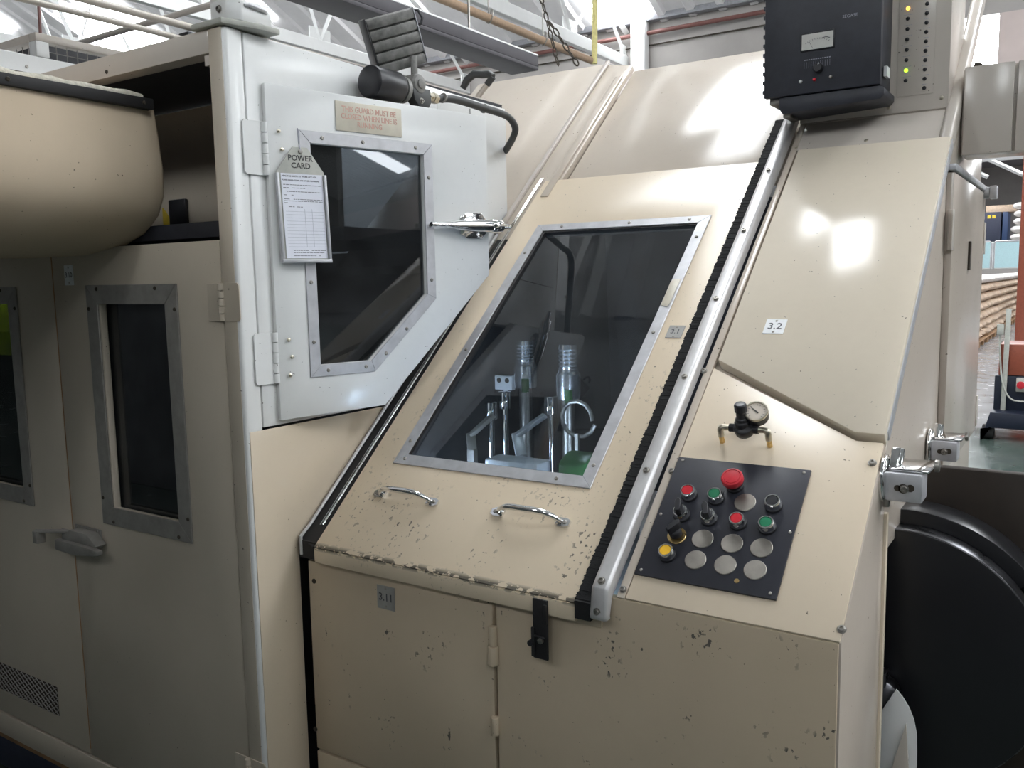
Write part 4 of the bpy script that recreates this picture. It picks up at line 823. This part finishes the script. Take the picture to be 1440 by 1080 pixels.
bm = B(); prism(bm, yfr(1.828), [(-.268, .692), (-.260, .60), (-.256, .30), (-.312, .30), (-.296, .57)], -.003, .003); obj('fold', bm, 'grey_paint', gs, .001)
# ================================================================== ELECTRICAL BOX ON THE FLANK
eb = thing('electrical_box', 'pale grey electrical box with lid fixed high on the right of the machine', 'electrical box', (-.22, 2.72, 1.90))
ef = yfr(2.65)
bm = B(); box(bm, ef, XR, -.10, 1.904, 2.126, -.14, -.012); obj('box_body', bm, 'grey_paint', eb, .004)
bm = B(); box(bm, ef, -.305, -.190, 1.902, 2.128, -.010, .006); obj('lid', bm, 'grey_paint', eb, .003)
bm = B(); box(bm, ef, -.183, -.08, 1.902, 2.128, -.010, .004); obj('lid', bm, 'grey_paint', eb, .003)
bm = B(); prism(bm, ef, [(-.292, 2.127), (-.285, 2.142), (-.272, 2.140), (-.256, 2.127)], -.07, -.02); obj('cable_entry', bm, 'gap', eb, .002)
# ================================================================== ROOF STEEL
def truss(x, label, y0=YV, y1=14.0):
    t = thing('roof_truss', label, 'truss', (x, 8.5, 5.2), 'white roof trusses')
    bm = B(); box(bm, WF, x-.05, x+.05, y0, y1, 5.12, 5.30); obj('bottom_chord', bm, 'white_steel', t, .006, seg=1)
    for (a, b) in (((y1, ZE-.1), (8.5, ZR-.12)), ((y0, ZE-.1), (8.5, ZR-.12))):
        bm = B(); tube(bm, [(x, *a), (x, *b)], .06, 4); obj('rafter', bm, 'white_steel', t)
    n = 6; 
    for i in range(n):
        ya = y1-(y1-y0)*i/n; yb = y1-(y1-y0)*(i+.5)/n; yc = y1-(y1-y0)*(i+1)/n
        zt = ZE-.1+(ZR-ZE)*(1-abs(yb-8.5)/5.5)
        bm = B(); tube(bm, [(x, ya, 5.28), (x, yb, zt)], .035, 4); obj('brace', bm, 'white_steel', t)
        bm = B(); tube(bm, [(x, yc, 5.28), (x, yb, zt)], .035, 4); obj('brace', bm, 'white_steel', t)
        bm = B(); box(bm, xfr(x), ya-.22, ya+.22, 5.28, 5.48, -.008, .008); obj('gusset', bm, 'white_steel', t)
    return t
truss(-6.80, 'white roof truss ending at the wall post, third from the left'); truss(-10.13, 'white roof truss seen above the left cabinet side door'); truss(-13.5, 'white roof truss seen above the middle of the left cabinet'); truss(-16.9, 'white roof truss at the far left over the railings'); truss(-3.4, 'white roof truss above the meter unit')
bm = B(); box(bm, WF, -6.62, -6.36, 13.78, 13.98, 0, 5.9); tag(obj('wall_post', bm, 'white_steel', None, .02), 'white steel post against the far wall beside the rooflight', 'post')
# dark trunking, open side down
tr = thing('lighting_trunking', 'dark grey suspended trunking channel with bright upper side crossing above the floodlight', 'trunking', (-3.3, 4.5, 2.98))
bm = B(); box(bm, WF, -3.42, -3.20, -1.4, 5.24, 2.995, 3.02); obj('trunking_base', bm, 'tray_grey', tr, .004)
bm = B(); box(bm, WF, -3.21, -3.20, -1.4, 5.24, 3.02, 3.09); obj('trunking_side', bm, 'tray_grey', tr, .002)
bm = B(); prism(bm, yfr(0), [(-3.42, 3.02), (-3.20, 3.09), (-3.20, 3.10), (-3.42, 3.16)], -5.24, 1.4); obj('reflector', bm, 'white_steel', tr, .002)
for y in (-1, 1.5, 4.6):
    bm = B(); tube(bm, [(-3.31, y, 3.1), (-3.31, y, 6.6)], .008, 5); obj('hanger', bm, 'steel', tr)
# brown pipe with yellow drop
bp = thing('brown_pipe', 'brown overhead pipe hung on hooks, running towards the far wall', 'pipe', (-5.19, 8, 4.16))
bm = B(); tube(bm, [(-5.19, -6, 4.2), (-5.19, 9.74, 4.2)], .042, 12); obj('pipe', bm, 'pipe_brown', bp)
for y in (5.2, 7.55, 8.6):
    bm = B(); tube(bm, spline([(-5.19, y, 4.245), (-5.24, y, 4.21), (-5.19, y, 4.15), (-5.14, y, 4.21), (-5.15, y, 4.29), (-5.19, y, 4.33), (-5.19, y, 6.4)], 4), .008, 5); obj('hook', bm, 'steel', bp)
bm = B(); tube(bm, [(-5.155, 9.74, 4.16), (-5.135, 9.74, 5.2), (-5.125, 9.74, 6.6)], .035, 8); tag(obj('yellow_hose', bm, 'hose_yellow', None), 'yellow vertical pipe dropping to the end of the brown pipe', 'pipe')
def chain(a, b, label):
    t = thing('chain', label, 'chain', (min(a, b, key=lambda p: p[2]))); a, b = Vector(a), Vector(b); n = int((a-b).length/.085); d = (b-a)/n; u = d.normalized(); e = u.cross(Vector((0, 1, 0))).normalized(); g_ = u.cross(e)
    bm = B()
    for i in range(n):
        c = a+d*(i+.5); s_ = e if i % 2 else g_
        tube(bm, [c+u*.052*math.cos(k)+s_*.022*math.sin(k) for k in [j*math.pi/4 for j in range(9)]], .008, 4)
    o = obj('links', bm, 'gap', t); o['kind'] = 'stuff'; return t
at2 = lambda px, py, y: tuple(at(px, py, 1, y))
chain(at2(757, -20, 8), at2(785, 92, 8), 'long dark chain hanging past the brown pipe to the machine top')
chain(at2(772, 30, 8.1), at2(813, 92, 8.1), 'second dark chain slanting right beside the long one')
# ------------------------------------------------ neighbouring machine with mesh guard and railings (top left)
nm = thing('neighbour_cabinet', 'white machine cabinet behind the padded duct at the far left', 'cabinet', (-5, 3.2, 0))
bm = B(); box(bm, WF, -8, -4.0, 2.0, 6.5, 0, 2.63); obj('body', bm, 'white_paint', nm, .008)
bm = B(); box(bm, WF, -8.02, -3.975, 1.98, 6.5, 2.53, 2.545); obj('top_rim', bm, 'gap', nm)
inst('bolt', BOLT, xfr(-4.0).mat(2.19, 2.575, 0), nm)
mg = thing('mesh_guard', 'wire mesh guard frame on top of the white cabinet at the far left', 'guard', (-4.5, 3.2, 2.63))
for (x, y) in ((-4.03, 2.27), (-4.03, 4.4), (-6.4, 2.27)):
    bm = B(); box(bm, WF, x-.03, x+.03, y-.03, y+.03, 2.63, 2.70); obj('post', bm, 'white_paint', mg, .004)
bm = B(); box(bm, WF, -4.06, -4.0, 2.24, 4.6, 2.70, 2.735); obj('top_rail', bm, 'grey_paint', mg, .003)
bm = B(); box(bm, WF, -6.4, -4.061, 2.24, 2.30, 2.70, 2.735); obj('top_rail', bm, 'grey_paint', mg, .003)
bm = B()
for i in range(46): tube(bm, [(-4.03, 2.30+i*.05, 2.63), (-4.03, 2.30+i*.05, 2.70)], .0022, 4)
for i in range(46): tube(bm, [(-4.07-i*.05, 2.27, 2.63), (-4.07-i*.05, 2.27, 2.70)], .0022, 4)
tube(bm, [(-4.03, 2.3, 2.665), (-4.03, 4.6, 2.665)], .002, 4); obj('wire_mesh', bm, 'alu_dull', mg)['kind'] = 'stuff'
bm = B(); box(bm, WF, -6.3, -4.4, 2.5, 4.4, 2.632, 2.82); tag(obj('dark_drive', bm, 'dark_inside', None, .01), 'dark drive unit behind the wire mesh on the far left cabinet', 'drive unit')
hr = thing('hand_railing', 'grey tube railing with twin rails above the left cabinet', 'railing', (-4, 3.4, 2.63))
for z, r_ in ((2.935, .019), (2.865, .015)):
    bm = B(); tube(bm, [(-4.0, 1.6, z), (-4.0, 5.6, z)], r_, 12); obj('rail', bm, 'grey_paint', hr)
for z in (3.10,):
    bm = B(); tube(bm, [(-6.6, 3.25, z), (-2.6, 3.25, z)], .017, 10); obj('rail', bm, 'grey_paint', hr)
for x in (-4.0, -5.6):
    bm = B(); tube(bm, [(x, 3.25, 2.63), (x, 3.25, 3.1)], .02, 8); obj('upright', bm, 'grey_paint', hr)
bm = B(); box(bm, WF, -4.04, -3.96, 3.02, 3.09, 2.63, 2.90); tag(obj('switch_box', bm, 'black_plastic', None, .006), 'small black switch box under the twin rails', 'switch')
bm = B(); tube(bm, [at2(54, 0, 3.6), at2(57, 52, 3.6)], .012, 6); tag(obj('red_pole', bm, 'pipe_red', None), 'thin red vertical pole behind the railing at the far left', 'pole')
# ================================================================== NEXT HALL, SEEN ALONG THE FLANK
def lift():
    t = thing('pallet_lift', 'orange and navy lifting machine standing on the green floor at right', 'lift', (-.35, 9.6, 0))
    f = yfr(9.5)
    bm = B(); box(bm, f, -.700, .3, .596, .895, -.5, 0); obj('orange_body', bm, 'orange_paint', t, .01)
    bm = B(); box(bm, f, -.728, .3, .20, .594, -.5, .01); obj('blue_body', bm, 'blue_base', t, .01)
    bm = B(); prism(bm, f, [(-.735, .27), (.3, .25), (.3, .12), (-.72, .12), (-.80, .10), (-.80, .03), (-.76, .17)], -.55, .25); obj('base_frame', bm, 'blue_base', t, .01)
    bm = B(); cyl(bm, Frame((0, 9.35, 0), (0, 1, 0), (0, 0, 1)), 0, .07, -.80, -.70, .07, 20); obj('wheel', bm, 'black_rubber', t, .01)
    bm = B(); prism(bm, f, [(-.665, .24), (-.625, .24), (-.612, 1.23), (-.655, 1.23)], .02, .06); obj('mast', bm, 'card_grey', t, .004)
    bm = B(); box(bm, f, -.725, -.665, .985, 1.085, .02, .06); obj('push_button_box', bm, 'card_grey', t, .006)
    bm = B(); tube(bm, spline([f.P(-.70, .985, .04), f.P(-.69, .8, .05), f.P(-.66, .55, .06), f.P(-.60, .40, .06), f.P(-.50, .36, .06), f.P(-.3, .40, .06)], 6), .009, 6); obj('cable', bm, 'card_grey', t)
    bm = B(); box(bm, f, -.545, -.42, .45, .58, .012, .05); sb = obj('switch_plate', bm, 'card_grey', t, .006)
    bm = B(); cyl(bm, f, -.505, .515, .05, .08, .035, 20); obj('stop_button', bm, 'estop_red', sb, .006)
lift()
x0 = at(1434, 330, 1, 15.5).x; op = B(); box(op, yfr(15.5), x0, x0+.34, 0, 6.45, -.34, 0); tag(obj('orange_column', op, 'orange_paint', None, .01), 'orange-brown painted column at the right edge beyond the electrical box', 'column')
# sacks on pallets
def _sack(bm):
    nx, ny = 8, 6
    g_ = []
    for i in range(9):
        a = -1+2*i/8; row = []
        rr = (1-abs(a)**3)**.6*.5 if abs(a) < 1 else .02
        for k in range(10):
            th = 2*math.pi*k/10; c_, s_ = math.cos(th), math.sin(th)
            row.append(bm.verts.new((a*.40, .205*c_*(.15+1.7*rr), .097+.097*s_*(.25+1.45*rr))))
        g_.append(row)
    for a, b in zip(g_, g_[1:]):
        for k in range(10): bm.faces.new((a[k], a[(k+1) % 10], b[(k+1) % 10], b[k]))
    bm.faces.new(g_[0][::-1]); bm.faces.new(g_[-1])
SACK = shared('sack_mesh', _sack, 'kraft', smooth=60)
WSACK = SACK.copy(); WSACK.materials.clear(); WSACK.materials.append(M['sack_white'])
def pallet(x, y):
    t = thing('pallet', 'wooden pallet under the row of stacked sacks along the aisle', 'pallet', (x, y, 0), 'pallets under the sacks')
    for k in range(3):
        bm = B(); box(bm, WF, x-.5, x+.5, y-.86+k*.80, y-.74+k*.80, 0, .10); obj('bearer', bm, 'wood', t, .004, seg=1)
    for k in range(5):
        bm = B(); box(bm, WF, x-.5+k*.225, x-.4+k*.225, y-.88, y+.88, .101, .125); obj('deck_board', bm, 'wood', t, .003, seg=1)
    return t
ORD = ['nearest', 'second', 'third', 'fourth', 'fifth', 'sixth', 'seventh', 'eighth', 'ninth', 'tenth', 'eleventh', 'twelfth', 'thirteenth']
LAY = ['bottom', 'second', 'third', 'fourth', 'fifth', 'sixth', 'top']
for k in range(10):
    yy = 19.4+k*1.80; pt = pallet(-2.36, yy); pt['label'] = 'wooden pallet under the sack stack beside the aisle, %s from the viewer' % ORD[k]
    for lay in range(7):
        for j in range(2):
            o = inst('sack', SACK if lay < 6 else WSACK, Matrix.Translation((-2.08+random.uniform(-.03, .03), yy-.44+.88*j+random.uniform(-.02, .02), .126+.195*lay)) @ Matrix.Rotation(math.pi/2+random.uniform(-.02, .02), 4, 'Z'), None)
            tag(o, '%s paper sack, %s layer of the %s pallet stack along the aisle, %s' % ('brown' if lay < 6 else 'pale', LAY[lay], ORD[k], ('near end', 'far end')[j]), 'sack', 'stacked sacks beside the aisle')
# raised gallery with glass panels, crates and far steelwork
bm = B(); box(bm, WF, -9, 3, 38.0, 46, 1.3, 1.62); struct(obj('gallery_floor', bm, 'wall_cream'))
bm = B(); box(bm, WF, -9, 3, 38.4, 38.6, 0, 1.3); struct(obj('wall_gallery', bm, 'wall_cream'))
for i, x in enumerate((-5.35, -4.25, -3.15, -2.05)):
    g_ = thing('glass_screen', 'pale blue framed glass screen on far gallery, %s from the left' % ('first', 'second', 'third', 'fourth')[i], 'screen', (x+.5, 38.1, 1.62), 'glass screens on the gallery')
    bm = B(); box(bm, yfr(38.1), x+.04, x+.98, 1.66, 2.62, -.01, .01); obj('pane', bm, 'sky_panel', g_)
    bm = B(); tube(bm, [(x, 38.1, 1.62), (x, 38.1, 2.58), (x+.06, 38.1, 2.66), (x+.95, 38.1, 2.66), (x+1.02, 38.1, 2.58), (x+1.02, 38.1, 1.62)], .03, 8); obj('tube_frame', bm, 'alu', g_, smooth=50)
bm = B(); box(bm, yfr(40), -4.4, -3.1, 2.72, 3.86, -1.2, 0); cr = tag(obj('navy_crate', bm, 'navy_dark', None, .03), 'dark navy container with yellow marks on the far gallery', 'container')
for dx in (.0, .16): bm = B(); box(bm, yfr(40), -3.58+dx, -3.46+dx, 3.62, 3.74, 0, .01); obj('mark', bm, 'yellow_mark', cr)
bm = B(); box(bm, yfr(40), -3.95, -3.72, 3.2, 3.62, 0, .01); obj('notice', bm, 'plate_white', cr)
bm = B(); box(bm, yfr(39.9), -3.05, -2.85, 2.72, 3.84, -1.2, 0); tag(obj('blue_crate', bm, 'navy', None, .03), 'mid blue container beside the navy one on the far gallery', 'container')
bm = B(); box(bm, WF, -6.5, -2.0, 40, 42, 1.62, 2.70); tag(obj('white_rack', bm, 'white_steel', None, .02), 'white rack carrying the blue containers on the far gallery', 'rack')
for i in range(5):
    o = inst('sack', WSACK, Matrix.Translation((-2.35+random.uniform(-.08, .08), 39.9, 2.70+.30*i)) @ Matrix.Diagonal((.9, 1.2, 1.5, 1)), None); tag(o, 'pinkish white bale beside the blue containers on the gallery, %s of five' % ('lowest', 'second', 'middle', 'fourth', 'topmost')[i], 'bale', 'bales on the gallery')
bm = B(); box(bm, yfr(40.5), -3.7, -2.6, 3.87, 4.15, -1.0, 0); tag(obj('cardboard_box', bm, 'kraft', None, .03), 'brown cardboard box on top of the navy container', 'box')
for i in range(6):
    bm = B(); tube(bm, [(-12, 30+i*1.8, 4.9+.18*i), (4, 30+i*1.8, 4.9+.18*i)], .06, 4); tag(obj('far_girder', bm, 'white_steel', None), 'white horizontal girder under the next hall roof, %s from the viewer' % ORD[i], 'girder', 'girders of the next hall')
for i, x in enumerate((-5.2, -3.9, -2.9)):
    bm = B(); tube(bm, [(x-2.4, 33, 6.5), (x+.9, 33, 4.6)], .07, 4); tag(obj('far_brace', bm, 'white_steel', None), 'white diagonal roof brace in the next hall, %s of three' % ('left', 'middle', 'right')[i], 'brace', 'diagonal braces of the next hall')
# row of unseen dark blocks added behind the viewer to shade the low fronts
for i, (x0, x1, h) in enumerate(((-7.5, -4.2, 3.2), (-4.1, -1.2, 3.3), (-1.1, 2.4, 3.2))):
    bm = B(); box(bm, WF, x0, x1, -3.6, -1.5, 0, h*.62); box(bm, WF, x0+.1, x1-.1, -3.6, -1.9, h*.62, h); t = thing('gangway_blocker', 'unseen dark grey block added behind the viewer to shade the fronts, ' + ('left', 'middle', 'right')[i] + ' of three', 'machine', ((x0+x1)/2, -2.5, 0), 'added shade blocks behind the viewer')
    obj('body', bm, 'machine_grey', t, .02)
    bm = B(); box(bm, yfr(-1.88), x0+.4, x1-.4, h*.66, h*.94, -.02, -.01) if False else box(bm, Frame((0, -1.9, 0), (-1, 0, 0), (0, 0, 1)), -x1+.4, -x0-.4, h*.66, h*.94, 0, .01); obj('window', bm, 'pane_dark', t)  # dark glazing on the added block
